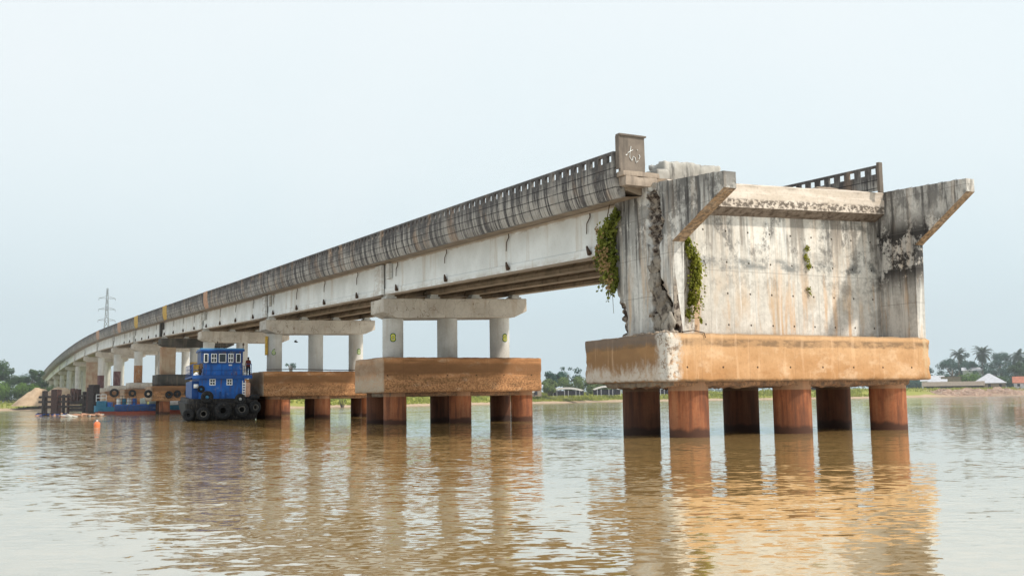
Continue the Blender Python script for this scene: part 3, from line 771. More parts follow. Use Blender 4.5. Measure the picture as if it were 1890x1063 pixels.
# wings: outline prism turned into a fine grid so it can be eroded
def wing(x0, x1, top, foot_y0, foot_y1, tipy, tz0, tz1, root_z, name, mat, crack=None, seed=0, ytop=None):
    # polygon in (y,z): foot, root of cantilever, tip bottom, tip top, back top ; rasterised into columns along y
    step = .12; vs = []; fs = []; cr = []
    n = int((foot_y1 - tipy) / step)
    def bot(y):
        if y >= foot_y0: return 4.05
        t = (y - tipy) / (foot_y0 - tipy); return tz0 + (root_z - tz0) * t
    cols = []
    ys_ = [tipy + (foot_y0 - tipy) * i / 26 for i in range(27)] + [foot_y0 + .0001] + [foot_y0 + (foot_y1 - foot_y0) * i / int((foot_y1 - foot_y0) / .11) for i in range(1, int((foot_y1 - foot_y0) / .11) + 1)]
    NZ = 64
    for y in ys_:
        b = bot(y) if y <= foot_y0 else 4.05; t = top(y)
        row = []
        for j in range(NZ + 1):
            row.append((y, b + (t - b) * j / NZ))
        cols.append(row)
    idx = {}
    for s, xx in ((0, x0), (1, x1)):
        for i, row in enumerate(cols):
            for j, (y, z) in enumerate(row):
                p = Vector((xx, y, z)); q = Vector((0, y, z))
                e = .015 * noise.noise(q * 1.5 + Vector((seed, 0, 0)))
                c = crack(y, z) if crack else 0
                d = 0
                if s == 0 and c > 0:
                    d = c * (.34 + .40 * noise.noise(q * 3.1) + .30 * noise.noise(q * 9))
                    d = max(0, d)
                idx[(s, i, j)] = len(vs); vs.append((p.x + (d + e if s == 0 else e), p.y, p.z)); cr.append(c if s == 0 else 0)
    for s in (0, 1):
        for i in range(len(cols) - 1):
            for j in range(NZ):
                f = (idx[(s, i, j)], idx[(s, i, j + 1)], idx[(s, i + 1, j + 1)], idx[(s, i + 1, j)])
                fs.append(f[::-1] if s else f)
    for i in range(len(cols) - 1):
        fs.append((idx[(0, i, NZ)], idx[(1, i, NZ)], idx[(1, i + 1, NZ)], idx[(0, i + 1, NZ)]))
        fs.append((idx[(0, i, 0)], idx[(0, i + 1, 0)], idx[(1, i + 1, 0)], idx[(1, i, 0)]))
    e = len(cols) - 1
    for j in range(NZ):
        fs.append((idx[(0, 0, j)], idx[(1, 0, j)], idx[(1, 0, j + 1)], idx[(0, 0, j + 1)]))
        fs.append((idx[(0, e, j)], idx[(0, e, j + 1)], idx[(1, e, j + 1)], idx[(1, e, j)]))
    mb = MB(); mb.add(vs, fs, {'crack': cr}); return A(mb, name, mat, 'auto')
def topL(y):
    t = 9.88 + (min(y, 33.7) - 29.6) / 4.1 * .36
    if y > 33.7: t = 10.24 + (y - 33.7) * .16
    t += .05 * noise.noise(Vector((0, y * 3, 0))) - (.12 if 34.25 < y < 34.45 else 0)
    return t
def crackL(y, z):
    q = Vector((3, y, z))
    w = noise.noise(q * 1.3) * .14 + noise.noise(q * 4) * .08
    cy = 34.1 + .10 * sin(z * 1.4) + w; wd = .26 + .16 * noise.noise(q * 2) + (.16 if 7.8 < z < 9.9 else 0)
    if z < 6.6: cy -= (6.6 - z) * .27; wd += (6.6 - z) * .30
    d = abs(y - cy)
    c = max(0., min(1., 1.4 - d / max(wd, .05) * .95))
    if z > 10.0: c *= .4
    d2 = sqrt(((y - 36.75) / .45) ** 2 + ((z - 4.7) / 1.1) ** 2); c = max(c, min(1, max(0, 1.35 - d2)))
    return c
wing(24.1, 24.68, topL, 33.0, 36.9, 29.57, 9.26, 9.85, 7.66, 'side_wall', M_wingL, crackL, 1)
def topR(y): return 10.76 + (y - 29.7) / 5.1 * .26 + .03 * noise.noise(Vector((5, y * 3, 0)))
wing(37.36, 37.86, topR, 32.72, 36.6, 29.7, 10.2, 10.76, 8.2, 'side_wall', M_wingR, None, 4)
mb = MB()
for i in range(46):
    z = 4.2 + 2.9 * (i / 46) ** 1.1; y = 34.1 + .10 * sin(z * 1.4) - max(0, 6.6 - z) * .27 + ru(-.5, .5) * (.35 + max(0, 6.6 - z) * .28); r = ru(.12, .27)
    if y < 33.1: y = 33.1 + rnd() * .2
    mb.ball((24.22 - ru(0, .1), y, z), r * .8, r, r * 1.25, 9, 7, .75)
A(mb, 'spalled_concrete', M_rubble)
# rubble at the foot of the split and on the cap
mb = MB()
for i in range(70):
    x = ru(23.6, 24.2); y = 32.75 + rnd() ** 1.3 * 3; r = ru(.03, .11)
    mb.ball((x, y, 4.09 + r * .4), r, r * 1.2, r * .7, 6, 4, .5)
A(mb, 'rubble', M_postl)
# bent bars
mb = MB()
for (x, y) in ((38.0, 33.0), (38.05, 34.4)):
    mb.tube([(x - .1, y, 4.0), (x + .05, y, 4.1), (x + .02, y, 3.4), (x + .06, y, 3.0)], .016, 5)
for i in range(5):
    y = 30.6 + i * .8 + ru(-.1, .1); z = topR(y); mb.tube([(37.6, y, z), (37.58, y - .05, z + .04), (37.6, y - .3, z + .05 + ru(0, .02))], .008, 4)
mb.tube([(24.4, 33.1, 4.12), (24.9, 32.75, 4.2), (25.3, 32.56, 4.1), (25.35, 32.55, 3.9)], .02, 5)
A(mb, 'reinforcing_bar', M_iron)
fixA()

# ================================================================== CLIMBING PLANTS
M_vine = mat_foliage('vine_leaves', (.015, .03, .006), (.19, .22, .035), (.30, .29, .05))
M_vine2 = mat_foliage('yellow_green_vine_leaves', (.03, .045, .006), (.26, .27, .03), (.38, .34, .04))
M_stem = plain('woody_stem', (.12, .08, .045), .9)
def leafquad(mb, p, nrm, s, shade):
    n = nrm.normalized(); u = n.cross(Vector((rnd() - .5, rnd() - .5, rnd() - .5)))
    if u.length < .01: u = n.cross(Vector((1, 0, 0)))
    u.normalize(); w = n.cross(u)
    vs = [p - u * s * .5, p + w * s * .32 + n * s * .08, p + u * s * .55, p - w * s * .32 + n * s * .08]
    mb.add(vs, [(0, 1, 2, 3)], {'shade': [shade] * 4})
def vine(label, outline, n, size, mat, nrm, depth, mats=None, stempts=None):
    """outline: list of (point, radius) blobs on a wall"""
    b = outline[0][0]; root = empty('climbing_plant', b, label, 'climbing plant')
    mb = MB(); tot = sum(r * r for _, r, *_ in outline)
    for q in outline:
        c, r = Vector(q[0]), q[1]
        for i in range(int(n * r * r / tot)):
            d = Vector((ru(-1, 1), ru(-1, 1), ru(-1, 1)))
            while d.length > 1: d = Vector((ru(-1, 1), ru(-1, 1), ru(-1, 1)))
            nn = noise.noise((c + d * r) * 3.1)
            if nn < -.08: continue
            if rnd() < .12: d = d * 1.35
            p = c + Vector((d.x * r * (depth if nrm[0] else 1), d.y * r * (depth if nrm[1] else 1), d.z * r * 1.15))
            h = d.dot(Vector(nrm)) * .5 + .5
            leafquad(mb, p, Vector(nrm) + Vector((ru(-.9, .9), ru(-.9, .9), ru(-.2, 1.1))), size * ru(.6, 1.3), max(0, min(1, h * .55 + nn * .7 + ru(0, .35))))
    strands = MB()
    for q in outline[2:7]:
        for k in range(3 if q[1] > .3 else 0):
            c = Vector(q[0]); a = ru(-1, 1) * q[1]; p = c + Vector((-.25 * q[1] if nrm[0] < -.5 else a * .9, -.1 if nrm[0] > -.5 else a * .9, -.3 * q[1])); pts = [p]
            for t_ in range(4):
                p = p + Vector((ru(-.07, .07), ru(-.05, .05), -ru(.08, .2))); pts.append(p)
                for w_ in range(3): leafquad(mb, p + Vector((ru(-.06, .06), ru(-.06, .06), 0)), Vector(nrm) + Vector((ru(-.9, .9), ru(-.9, .9), ru(-.2, 1))), size * ru(.5, 1.1), ru(.3, 1))
            strands.tube(pts, .012, 4, .006)
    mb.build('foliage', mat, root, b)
    if strands.v: strands.build('tendril', M_stem, root, b)
    if stempts:
        mb = MB()
        for st in stempts: mb.tube(st, .025, 5, .01)
        mb.build('stem', M_stem, root, b)
    return root
M_vinered = mat_foliage('brownish_vine_leaves', (.10, .06, .02), (.38, .24, .10), (.5, .36, .2))
bigv = [((23.93, 36.58, 9.3), 0.31), ((23.89, 36.88, 8.9), 0.51), ((23.83, 37.18, 8.4), 0.66), ((23.8, 37.33, 7.9), 0.68), ((23.83, 37.03, 7.55), 0.64), ((23.85, 36.98, 7.0), 0.57), ((23.9, 36.88, 6.5), 0.41)]
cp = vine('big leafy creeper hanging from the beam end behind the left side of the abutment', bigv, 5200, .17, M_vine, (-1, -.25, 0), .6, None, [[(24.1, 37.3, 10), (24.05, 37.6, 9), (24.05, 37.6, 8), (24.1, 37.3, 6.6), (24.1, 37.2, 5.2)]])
mb = MB()
for i in range(240):
    q = random.choice(bigv[2:7]); c = Vector(q[0]); d = Vector((-.6, ru(-.8, .5), ru(-.8, .8))) * q[1]; nn = noise.noise(c * 2 + d * 2)
    if nn > -.05: leafquad(mb, c + d, Vector((-1, -.5, ru(0, 1))), .15, ru(.2, 1))
mb.build('dry_leaves', M_vinered, cp, bigv[0][0])
vine('yellow-green creeper covering the wall beside the left wing', [((26.15, 34.6, 8.15), .20), ((26.2, 34.55, 7.8), .34), ((26.45, 34.55, 7.4), .50), ((26.55, 34.55, 6.95), .55), ((26.5, 34.55, 6.45), .54), ((26.4, 34.55, 5.95), .50), ((26.3, 34.58, 5.5), .42), ((26.1, 34.6, 5.1), .26), ((26.75, 34.6, 4.75), .1)],
     3800, .13, M_vine2, (.1, -1, 0), .45, None, [[(25.6, 34.75, 4.1), (25.8, 34.7, 5.2), (26.2, 34.7, 6.5), (26.1, 34.7, 8.2)]])
vine('thin broken trail of small leaves in the middle of the breast wall', [((32.95, 34.72, 8.15), .13), ((32.9, 34.72, 7.75), .2), ((32.98, 34.72, 7.35), .14), ((32.95, 34.72, 7.0), .09), ((32.9, 34.72, 6.35), .12), ((32.92, 34.72, 6.05), .14), ((32.98, 34.72, 5.8), .13), ((33.1, 34.72, 5.72), .1)],
     520, .10, M_vine2, (0, -1, 0), .4)

# ================================================================== TUG
M_blue = plain('bright_blue_paint', (.010, .125, .47), .5, 0, .35, 1.5, .4, dirt=(.03, .07, .2), rust=.7)
M_blued = plain('deep_blue_paint', (.01, .07, .26), .5, 0, .3, 2, .4)
M_navy = plain('navy_paint', (.008, .052, .19), .5, 0, .3, 2, .4, dirt=(.02, .03, .06), rust=.7)
M_bluel = plain('light_blue_roof_paint', (.10, .30, .50), .6, 0, .2, 2)
M_hull = plain('black_worn_hull', (.022, .020, .020), .75, 0, .5, 4, .3, dirt=(.09, .075, .06))
M_rubber = plain('black_tyre_rubber', (.017, .017, .018), .8, 0, .3, 6, .3, dirt=(.06, .052, .045))
M_rubberg = plain('mud_greyed_rubber', (.10, .09, .08), .85, 0, .4, 6, .3, dirt=(.28, .25, .21))
M_glass = plain('dark_window_glass', (.01, .015, .02), .12, 0, .1, 2, .6)
M_turq = plain('turquoise_paint', (.03, .17, .27), .5, 0, .25, 2, .4)
M_red = plain('red_antifouling_paint', (.34, .08, .05), .7, 0, .3, 3)
M_pink = plain('pink_plywood', (.55, .32, .22), .8, 0, .25, 5)
tugM = Matrix.Rotation(radians(-5.5), 4, 'Z'); TUG = (19.75, 95.6, 0)
tug = empty('tug_boat', TUG, 'bright blue two-deck tug with black hull hung with old tyres', 'tug boat', rz=radians(-5.5))
def T(mb, name, mat, smooth=False, parent=None): return mb.build(name, mat, parent or tug, None, smooth)
# hull: plan outline lofted
mb = MB(); vs = []; fs = []; n = 0
def plan(w, y0, y1, r):
    pts = [(-w + r, y0), (w - r, y0)]
    pts += [(w - r + r * sin(a), y0 + r - r * cos(a)) for a in (radians(30), radians(60), radians(90))]
    pts += [(w, y1 - 3), (w * .75, y1 - 1), (0, y1), (-w * .75, y1 - 1), (-w, y1 - 3)]
    pts += [(-w + r - r * sin(a), y0 + r - r * cos(a)) for a in (radians(90), radians(60), radians(30))]
    return pts
lv = [(-.6, 2.7, .8, 11.2), (.2, 3.05, .25, 12), (1.2, 3.3, .0, 12.6), (1.55, 3.35, -.05, 12.7), (1.6, 3.15, .15, 12.5), (1.95, 3.1, .2, 12.5)]
for z, w, y0, y1 in lv:
    p = plan(w, y0, y1, .8); n = len(p); vs += [(a, b, z + (.25 if b > 8 else 0)) for a, b in p]
for i in range(len(lv) - 1): fs += [(i * n + k, i * n + (k + 1) % n, (i + 1) * n + (k + 1) % n, (i + 1) * n + k) for k in range(n)]
fs += [tuple(range(n - 1, -1, -1)), tuple((len(lv) - 1) * n + k for k in range(n))]
mb.add(vs, fs); T(mb, 'hull', M_hull)
# lower deckhouse
mb = MB(); mb.rbox(-2.1, 1.95, 1.1, 9.0, 1.95, 3.92, .5, .03, .01); T(mb, 'lower_deckhouse', M_blue, 'auto')
mb = MB(); mb.box(-2.75, 2.6, .85, 9.4, 3.9, 4.03); mb.box(-2.75, 2.6, .80, .86, 3.78, 4.10); T(mb, 'upper_deck', M_blued)
mb = MB(); mb.rbox(-1.75, 1.72, 1.2, 5.6, 4.03, 5.25, .5, .03, .01); T(mb, 'upper_deckhouse', M_blue, 'auto')
mb = MB(); mb.rbox(-1.98, 1.78, 1.12, 5.0, 5.2, 6.3, .5, .03, .01); T(mb, 'wheelhouse', M_navy, 'auto')
mb = MB(); mb.box(-2.08, 1.9, .98, 5.3, 6.3, 6.48); T(mb, 'roof', M_blued)
mb = MB(); mb.box(-2.02, 1.84, 1.04, 5.2, 6.48, 6.58); T(mb, 'roof_panel', M_bluel)
def window(x0, x1, z0, z1, y, cross=False, fr=.05):
    w = MB()
    for a in ((x0, x1, z0, z0 + fr), (x0, x1, z1 - fr, z1), (x0, x0 + fr, z0 + fr, z1 - fr), (x1 - fr, x1, z0 + fr, z1 - fr)): w.box(a[0], a[1], y - .05, y, a[2], a[3])
    if cross:
        xm = (x0 + x1) / 2; zm = (z0 + z1) / 2
        w.box(xm - .025, xm + .025, y - .045, y - .003, z0 + fr, z1 - fr); w.box(x0 + fr, xm - .025, y - .043, y - .004, zm - .03, zm + .03); w.box(xm + .025, x1 - fr, y - .043, y - .004, zm - .03, zm + .03)
    o = T(w, 'window', M_white)
    g = MB(); g.box(x0 + fr, x1 - fr, y - .02, y - .006, z0 + fr, z1 - fr); T(g, 'pane', M_glass, False, o)
for x0, x1, c in ((-1.72, -1.34, 0), (-1.08, -.58, 1), (-.40, .26, 0), (.44, .90, 1), (1.14, 1.56, 0)): window(x0, x1, 5.26, 6.08, 1.12, c)
for x0, x1 in ((-1.2, -.66), (.32, .84)): window(x0, x1, 3.18, 3.76, 1.1, 1, .075)
mb = MB(); mb.box(.50, .80, 1.16, 1.19, 4.98, 5.14); T(mb, 'name_plate', M_white)
for x in (-.22, .24):
    mb = MB(); mb.box(x - .09, x + .09, 1.02, 1.1, 1.96, 2.62); T(mb, 'fender_knee', M_blued)
# front rail
mb = MB()
for x in (-1.72, -1.1, -.12, .85, 1.7): mb.tube([(x, 1.0, 4.0), (x, 1.0, 5.1)], .028, 5)
for z in (4.55, 5.1): mb.tube([(-1.72, 1.0, z), (1.7, 1.0, z)], .026, 5)
T(mb, 'front_rail', M_blued)
for sx in (-1, 1):
    mb = MB(); x = -2.68 if sx < 0 else 2.52
    for y in (.95, 1.8, 2.7, 3.6, 4.6, 6.0, 7.4, 9.0): mb.tube([(x, y, 4.0), (x, y, 5.12)], .03, 5)
    for z in (4.4, 4.75, 5.12): mb.tube([(x, .95, z), (x, 9.0, z)], .026, 5)
    mb.tube([(x, .95, 5.12), (x * .82, 1.0, 5.12)], .026, 5); mb.tube([(x, .95, 4.6), (x * .82, 1.0, 4.6)], .026, 5)
    T(mb, 'side_rail', M_blued)
mb = MB(); mb.tube([(.0, 2.4, 6.58), (0, 2.4, 7.15)], .035, 6); mb.box(-.3, .3, 2.37, 2.43, 7.05, 7.12); mb.box(-.7, -.45, 1.9, 2.1, 6.58, 6.88); mb.box(-.38, -.2, 2.0, 2.2, 6.58, 6.8); mb.ball((.18, 2.1, 6.74), .13, .13, .14); mb.tube([(.3, 2.1, 6.75), (.55, 2.0, 6.78)], .05, 6)
mb.ball((-.42, 2.2, 7.2), .07, .07, .07); mb.tube([(-.42, 2.2, 6.9), (-.42, 2.2, 7.2)], .02, 4)
T(mb, 'roof_mast', M_iron)
mb = MB(); mb.tube([(1.8, 1.4, 6.4), (1.82, 1.4, 7.1)], .045, 6); mb.box(1.74, 1.9, 1.3, 1.45, 6.85, 7.05); T(mb, 'lamp_pole', M_iron)
mb = MB(); mb.rbox(2.0, 2.42, .7, .8, 2.1, 3.42, .12, .05, .01); T(mb, 'gangway_board', M_pink, 'auto')
mb = MB()
for i in range(5): mb.box(1.72, 1.98, .72 + i * .01, .8 + i * .01, 2.3 + i * .24, 2.42 + i * .24)
mb.tube([(1.72, .75, 2.0), (1.72, .75, 3.6)], .03, 5); mb.tube([(1.98, .75, 2.0), (1.98, .75, 3.6)], .03, 5); T(mb, 'ladder', M_white)
mb = MB()
for (x, y, z, r) in ((-2.35, 1.5, 4.2, .26), (-2.1, 1.7, 4.25, .24), (2.05, 1.5, 4.2, .22), (-2.5, 1.3, 4.12, .14)): mb.ball((x, y, z), r, r, r * .8, 10, 6, .3)
mb.box(-2.55, -2.15, 1.15, 1.5, 2.95, 3.3)
T(mb, 'sack', M_white, True)
mb = MB()
for (x, y, z, r) in ((-2.0, 1.3, 4.75, .3), (-1.95, 1.25, 5.0, .2), (-2.0, 1.5, 4.4, .25)): mb.ball((x, y, z), r * .7, r, r, 8, 6, .6)
T(mb, 'hanging_cloth', M_iron, True)
mb = MB(); mb.box(-2.7, -2.05, 1.6, 8.6, 1.97, 3.6); T(mb, 'side_locker', M_blued)
# life-sized deck person
M_skin = plain('dark_brown_skin', (.09, .045, .025), .6, 0, .1); M_shirt = plain('dark_red_patterned_shirt', (.14, .03, .025), .9, 0, .6, 9); M_trs = plain('dark_trousers', (.02, .02, .026), .9); M_hair = plain('black_hair', (.01, .01, .01), .9)
def person(name_label, loc, rz, pose):
    root = empty('person', loc, name_label, 'person', None, rz)
    J, Ed, R = pose
    me = bpy.data.meshes.new('body'); me.from_pydata(J, Ed, []); o = bpy.data.objects.new('body', me); COL.objects.link(o)
    md = o.modifiers.new('s', 'SKIN'); 
    for i, r in enumerate(R): me.skin_vertices[0].data[i].radius = (r, r)
    me.skin_vertices[0].data[0].use_root = True
    sb = o.modifiers.new('u', 'SUBSURF'); sb.levels = 1
    dg = bpy.context.evaluated_depsgraph_get(); dg.update(); m2 = bpy.data.meshes.new_from_object(o.evaluated_get(dg)); bpy.data.objects.remove(o)
    for m in (M_skin, M_shirt, M_trs): m2.materials.append(m)
    for p in m2.polygons:
        z = p.center.z; p.use_smooth = True
        ax = abs(p.center.x)
        p.material_index = 2 if z < .92 and ax < .2 else (1 if .92 <= z < 1.44 and ax < .27 else 0)
    o = bpy.data.objects.new('body', m2); COL.objects.link(o); o.parent = root
    mb = MB(); mb.ball((0, .01, 1.66), .095, .11, .09, 12, 8); mb.build('hair', M_hair, root, None, True)
    return root
J = [(0, 0, .95), (0, 0, 1.15), (0, 0, 1.38), (0, 0, 1.48), (0, -.01, 1.58), (0, -.02, 1.68),
     (.19, 0, 1.40), (.25, .0, 1.14), (.20, -.2, 1.02), (.17, -.28, 1.03), (-.19, 0, 1.40), (-.26, .02, 1.13), (-.27, -.06, .88), (-.27, -.09, .80),
     (.10, 0, .88), (.12, -.02, .48), (.12, .02, .08), (.13, -.14, .03), (-.10, 0, .88), (-.12, -.03, .48), (-.12, .03, .08), (-.13, -.13, .03)]
for s in (1, -1):   # fingers
    pass
Ed = [(0, 1), (1, 2), (2, 3), (3, 4), (4, 5), (2, 6), (6, 7), (7, 8), (8, 9), (2, 10), (10, 11), (11, 12), (12, 13), (0, 14), (14, 15), (15, 16), (16, 17), (0, 18), (18, 19), (19, 20), (20, 21)]
Rr = [.14, .13, .16, .06, .09, .075, .075, .05, .035, .03, .075, .05, .035, .03, .10, .075, .045, .04, .10, .075, .045, .04]
pw = tugM @ Vector((2.28, 1.25, 4.03)) + Vector(TUG)
person('person in dark patterned shirt standing on the right side of the tug upper deck', pw, radians(20), (J, Ed, Rr))
# tyres on the tug (hang from it)
def tyre(loc, R, r, label, rz, tilt=0, mud=False, group=None, hub=None):
    t = empty('tyre_fender', loc, label, 'tyre', group, rz)
    m = Matrix.Rotation(tilt, 4, 'X') @ Matrix.Rotation(rnd() * 6, 4, 'Y')
    mb = MB()
    mb.torus((0, 0, 0), R - r, r, m, 28, 10, 1.15); mb.build('tread', M_rubber, t, None, True)
    mb = MB(); mb.torus((0, 0, 0), R - r * 1.75, r * .35, m, 28, 6, 3.0); mb.build('bead', M_rubberg if mud else M_rubber, t, None, True)
    if hub: mb = MB(); mb.ball((0, .02, 0), R * .3, .06, R * .3, 12, 6); mb.build('hub', hub, t, None, True)
    return t
tg = 'old tyres hung round the tug hull'
for (x, y, z, R, r, lab, mud, hub) in ((-1.5, -.28, 2.12, .56, .19, 'upper left tyre on the tug bow with a small blue centre', 0, M_bluel), (1.42, -.18, 1.9, .50, .16, 'upper right tyre on the tug bow with a pale centre', 0, M_pad),
        (-.12, -.42, .88, .78, .26, 'largest tyre, in the middle of the tug bow', 0, None), (-1.8, -.28, .62, .62, .2, 'low left tyre on the tug bow, pale muddy lower rim', 1, None),
        (1.55, -.30, .95, .64, .2, 'low tyre right of the middle one on the tug bow, muddy rim', 1, None), (2.75, .0, 1.15, .60, .2, 'muddy tyre at the right corner of the tug hull', 1, None), (-3.0, .25, .55, .58, .22, 'black tyre at the left corner of the tug hull', 0, None),
        (2.75, .5, 2.05, .5, .2, 'tyre lying flat on the right corner of the tug deck', 1, None), (-1.95, .8, 2.85, .33, .1, 'small tyre leaning high on the left of the tug deckhouse', 0, M_bluel)):
    w = tugM @ Vector((x, y, z)) + Vector(TUG)
    tyre(w, R, r, lab, radians(-5.5) + (0 if abs(x) < 2.5 else (.45 if x > 0 else -.5)), 1.35 if 'flat' in lab else ru(-.15, .12), mud, tg, hub)
pg = 'tyres hung on the soot-black pier and the cap behind it'
for (x, y, z, R, lab) in ((22.15, 160.6, 3.0, .60, 'leftmost tyre hung on the corner of the soot-blackened pier cap'), (25.1, 160.6, 2.85, .56, 'tyre hung on the soot-blackened pier cap, second from its left corner'), (26.3, 160.6, 2.95, .56, 'tyre hung on the soot-blackened pier cap, third from its left corner'), (27.9, 160.6, 3.05, .58, 'rightmost tyre hung on the soot-blackened pier cap, beside the tug'),
        (20.9, 192.6, 3.5, .78, 'tyre standing on the cap behind the turquoise boat'), (23.9, 192.6, 3.4, .66, 'tyre hung on the cap above the blue drums')):
    tyre((x, y, z), R, .19, lab, 0, ru(-.1, .1), False, pg)

# ================================================================== BARGE, BOAT, DRUMS behind
def boat_hull(mb, L, W, z0, z1, bow=.25, n=14):
    vs = []; fs = []
    for i in range(n + 1):
        t = i / n; x = -L / 2 + L * t
        w = W / 2 * min(1, (1 - abs(2 * t - 1) ** 4) ** .6 + .05); sh = .25 * abs(2 * t - 1) ** 3
        vs += [(x, -w, z1 + sh), (x, -w * .75, z0), (x, w * .75, z0), (x, w, z1 + sh), (x, w * .9, z1 + sh - .06), (x, -w * .9, z1 + sh - .06)]
    for i in range(n): fs += [(i * 6 + k, i * 6 + (k + 1) % 6, (i + 1) * 6 + (k + 1) % 6, (i + 1) * 6 + k) for k in range(6)]
    fs += [(5, 4, 3, 2, 1, 0), tuple(n * 6 + k for k in range(6))]
    mb.add(vs, fs)
rb = -atan2(3.8, 10.)  # lies across the view
bg = empty('barge', (21.7, 169.5, 0), 'low blue barge with red waterline moored before the brown pier cap, tanks on deck', 'barge', None, radians(-12))
mb = MB(); mb.rbox(-3.1, 3.1, -1.6, 1.6, .45, 1.35, .4, .1, .02); mb.build('hull', M_navy, bg, None, 'auto')
mb = MB(); mb.rbox(-2.9, 2.9, -1.5, 1.5, -.4, .46, .5, .1, .02); mb.build('bottom', M_red, bg, None, 'auto')
mb = MB(); mb.box(-3.05, 3.05, -1.58, -1.52, 1.34, 1.5); mb.build('rubbing_strake', M_blue, bg)
mb = MB()
for x in (-3, -2, -1, 0): mb.tube([(x, -1.4, 1.35), (x, -1.4, 2.9)], .04, 5)
for z in (1.8, 2.3, 2.8): mb.tube([(-3, -1.4, z), (0, -1.4, z)], .035, 5)
mb.build('rail', M_iron, bg)
def drum(loc, r, h, mat, label, cat='drum', group=None, lid=None, rz=0):
    t = empty('drum', loc, label, cat, group, rz)
    mb = MB(); mb.cyl((0, 0), r, r, 0, h, 20)
    for z in (h * .33, h * .66): mb.torus((0, 0, z), r, .03, Matrix.Rotation(pi / 2, 4, 'X'), 20, 6)
    mb.build('shell', mat, t, None, 'auto')
    mb = MB(); mb.cyl((0, 0), r * .96, r * .96, h, h + .06, 20); mb.build('lid', lid or mat, t, None, 'auto')
def cube_tank(loc, label):
    t = empty('water_tank', loc, label, 'water tank', 'pale tanks on the blue barge', radians(-12))
    mb = MB(); mb.rbox(-.5, .5, -.5, .5, .12, 1.05, .12, .12, .01); mb.build('tank', M_palet, t, None, True)
    mb = MB(); mb.cyl((0, 0), .14, .14, 1.05, 1.12, 12); mb.build('cap', M_white, t)
    mb = MB(); mb.box(-.5, .5, -.5, .5, 0, .11); mb.build('pallet', M_wood, t)
M_palet = plain('cloudy_plastic', (.45, .50, .45), .5, 0, .2, 3); M_wood = plain('tar_black_timber', (.035, .026, .024), .9, 0, .5, 5, .2, dirt=(.09, .06, .05))
cube_tank((22.6, 168.6, 1.36), 'left one of the two cloudy white plastic tanks on the blue barge'); cube_tank((23.85, 168.3, 1.36), 'right one of the two cloudy white plastic tanks on the blue barge')
for i, (x, m, l) in enumerate(((19.1, M_white, 'white drum'), (19.85, M_turq, 'turquoise drum'), (20.6, M_white, 'pale drum'), (21.35, M_blue, 'blue drum'))):
    drum((x, 169.6 - i * .15, 1.36), .33, 1.0, m, '%s standing on the left half of the blue barge, %s of four' % (l, ORD[i]), 'drum', 'drums on the blue barge')
tb = empty('small_boat', (18.6, 178, 0), 'small turquoise boat with red bottom beside the dark jetty', 'boat', None, radians(-15))
mb = MB(); boat_hull(mb, 4.6, 1.8, .35, 1.15); mb.build('hull', M_turq, tb)
mb = MB(); boat_hull(mb, 4.2, 1.5, -.4, .4); mb.build('bottom', M_red, tb)
mb = MB(); mb.rbox(-1.9, -.3, -.6, .6, 1.1, 2.1, .3, .12, .02); mb.build('cuddy', M_turq, tb, None, 'auto')
mb = MB(); mb.box(-.2, .5, -.5, .5, 1.1, 1.9); mb.build('engine_box', M_blue, tb)
mb = MB()
for x in (-1.9, -1.2, -.4): mb.tube([(x, -.5, 2.0), (x, -.5, 3.1)], .05, 5)
mb.tube([(-1.9, -.5, 3.1), (-.4, -.5, 3.1)], .05, 5); mb.tube([(-1.9, -.5, 2.6), (-.4, -.5, 2.6)], .05, 5); mb.build('rail', M_white, tb)
tk = empty('tank_boat', (28.2, 172, 0), 'blue and white covered boat floating behind the pier, left of the tug', 'boat', None, radians(-14))
mb = MB(); boat_hull(mb, 3.6, 1.6, -.3, .5); mb.build('hull', M_red, tk)
mb = MB(); mb.rbox(-1.35, 1.35, -.7, .7, .45, 1.3, .25, .15, .02); mb.build('tank', M_turq, tk, None, 'auto')
mb = MB(); mb.rbox(-1.5, 1.45, -.8, .8, 1.3, 2.0, .25, .2, .02); mb.build('canopy', M_white, tk, None, 'auto')

# ================================================================== JETTY, DEBRIS, BUOY
J0, J1 = Vector((10.9, 223.6, 0)), Vector((18.9, 200.7, 0)); jd = (J1 - J0)
jt = empty('timber_jetty', tuple(J0), 'dark weathered timber jetty with three rails and thick posts off the left bank', 'jetty')
JB = tuple(J0)
def jp(t): return J0 + jd * t
def jbox(t0, t1, z0, z1, w, name, mat, seed=0):
    a, b = jp(t0), jp(t1); L = (b - a).length; ang = atan2(jd.y, jd.x); c = (a + b) / 2
    m = Matrix.Translation(c) @ Matrix.Rotation(ang, 4, 'Z'); q = MB(); q.rbox(-L / 2, L / 2, -w / 2, w / 2, z0, z1, .4, .06, .05, 1.5, .08, seed=seed)
    q.v = [tuple(m @ Vector(v)) for v in q.v]; q.build(name, mat, jt, JB, 'auto')
M_woodb = plain('reddish_black_timber', (.06, .03, .026), .9, 0, .5, 4, .2, dirt=(.13, .07, .05))
jbox(.035, .085, -1, 4.3, .7, 'post', M_wood, 1); jbox(.22, .335, -1, 4.5, .9, 'post', M_woodb, 2)
for i, t in enumerate((.56, .615, .675)): jbox(t, t + .03, 2.2, 4.6 - .1 * i, .6, 'post', M_woodb, 4 + i)
jbox(.40, .43, -1, 3.5, .4, 'post', M_wood, 17); jbox(.49, .51, -1, 3.6, .4, 'post', M_woodb, 18)
jbox(.77, .80, -1, 3.9, .5, 'post', M_wood, 7); jbox(.845, .885, -1, 4.7, .6, 'post', M_woodb, 8); jbox(.90, .99, -1, 5.1, 1.2, 'post', M_wood, 9)
for z in (1.0, 1.95, 2.9): jbox(-.05, .93, z, z + .42, .35, 'rail', M_wood, int(z * 3))
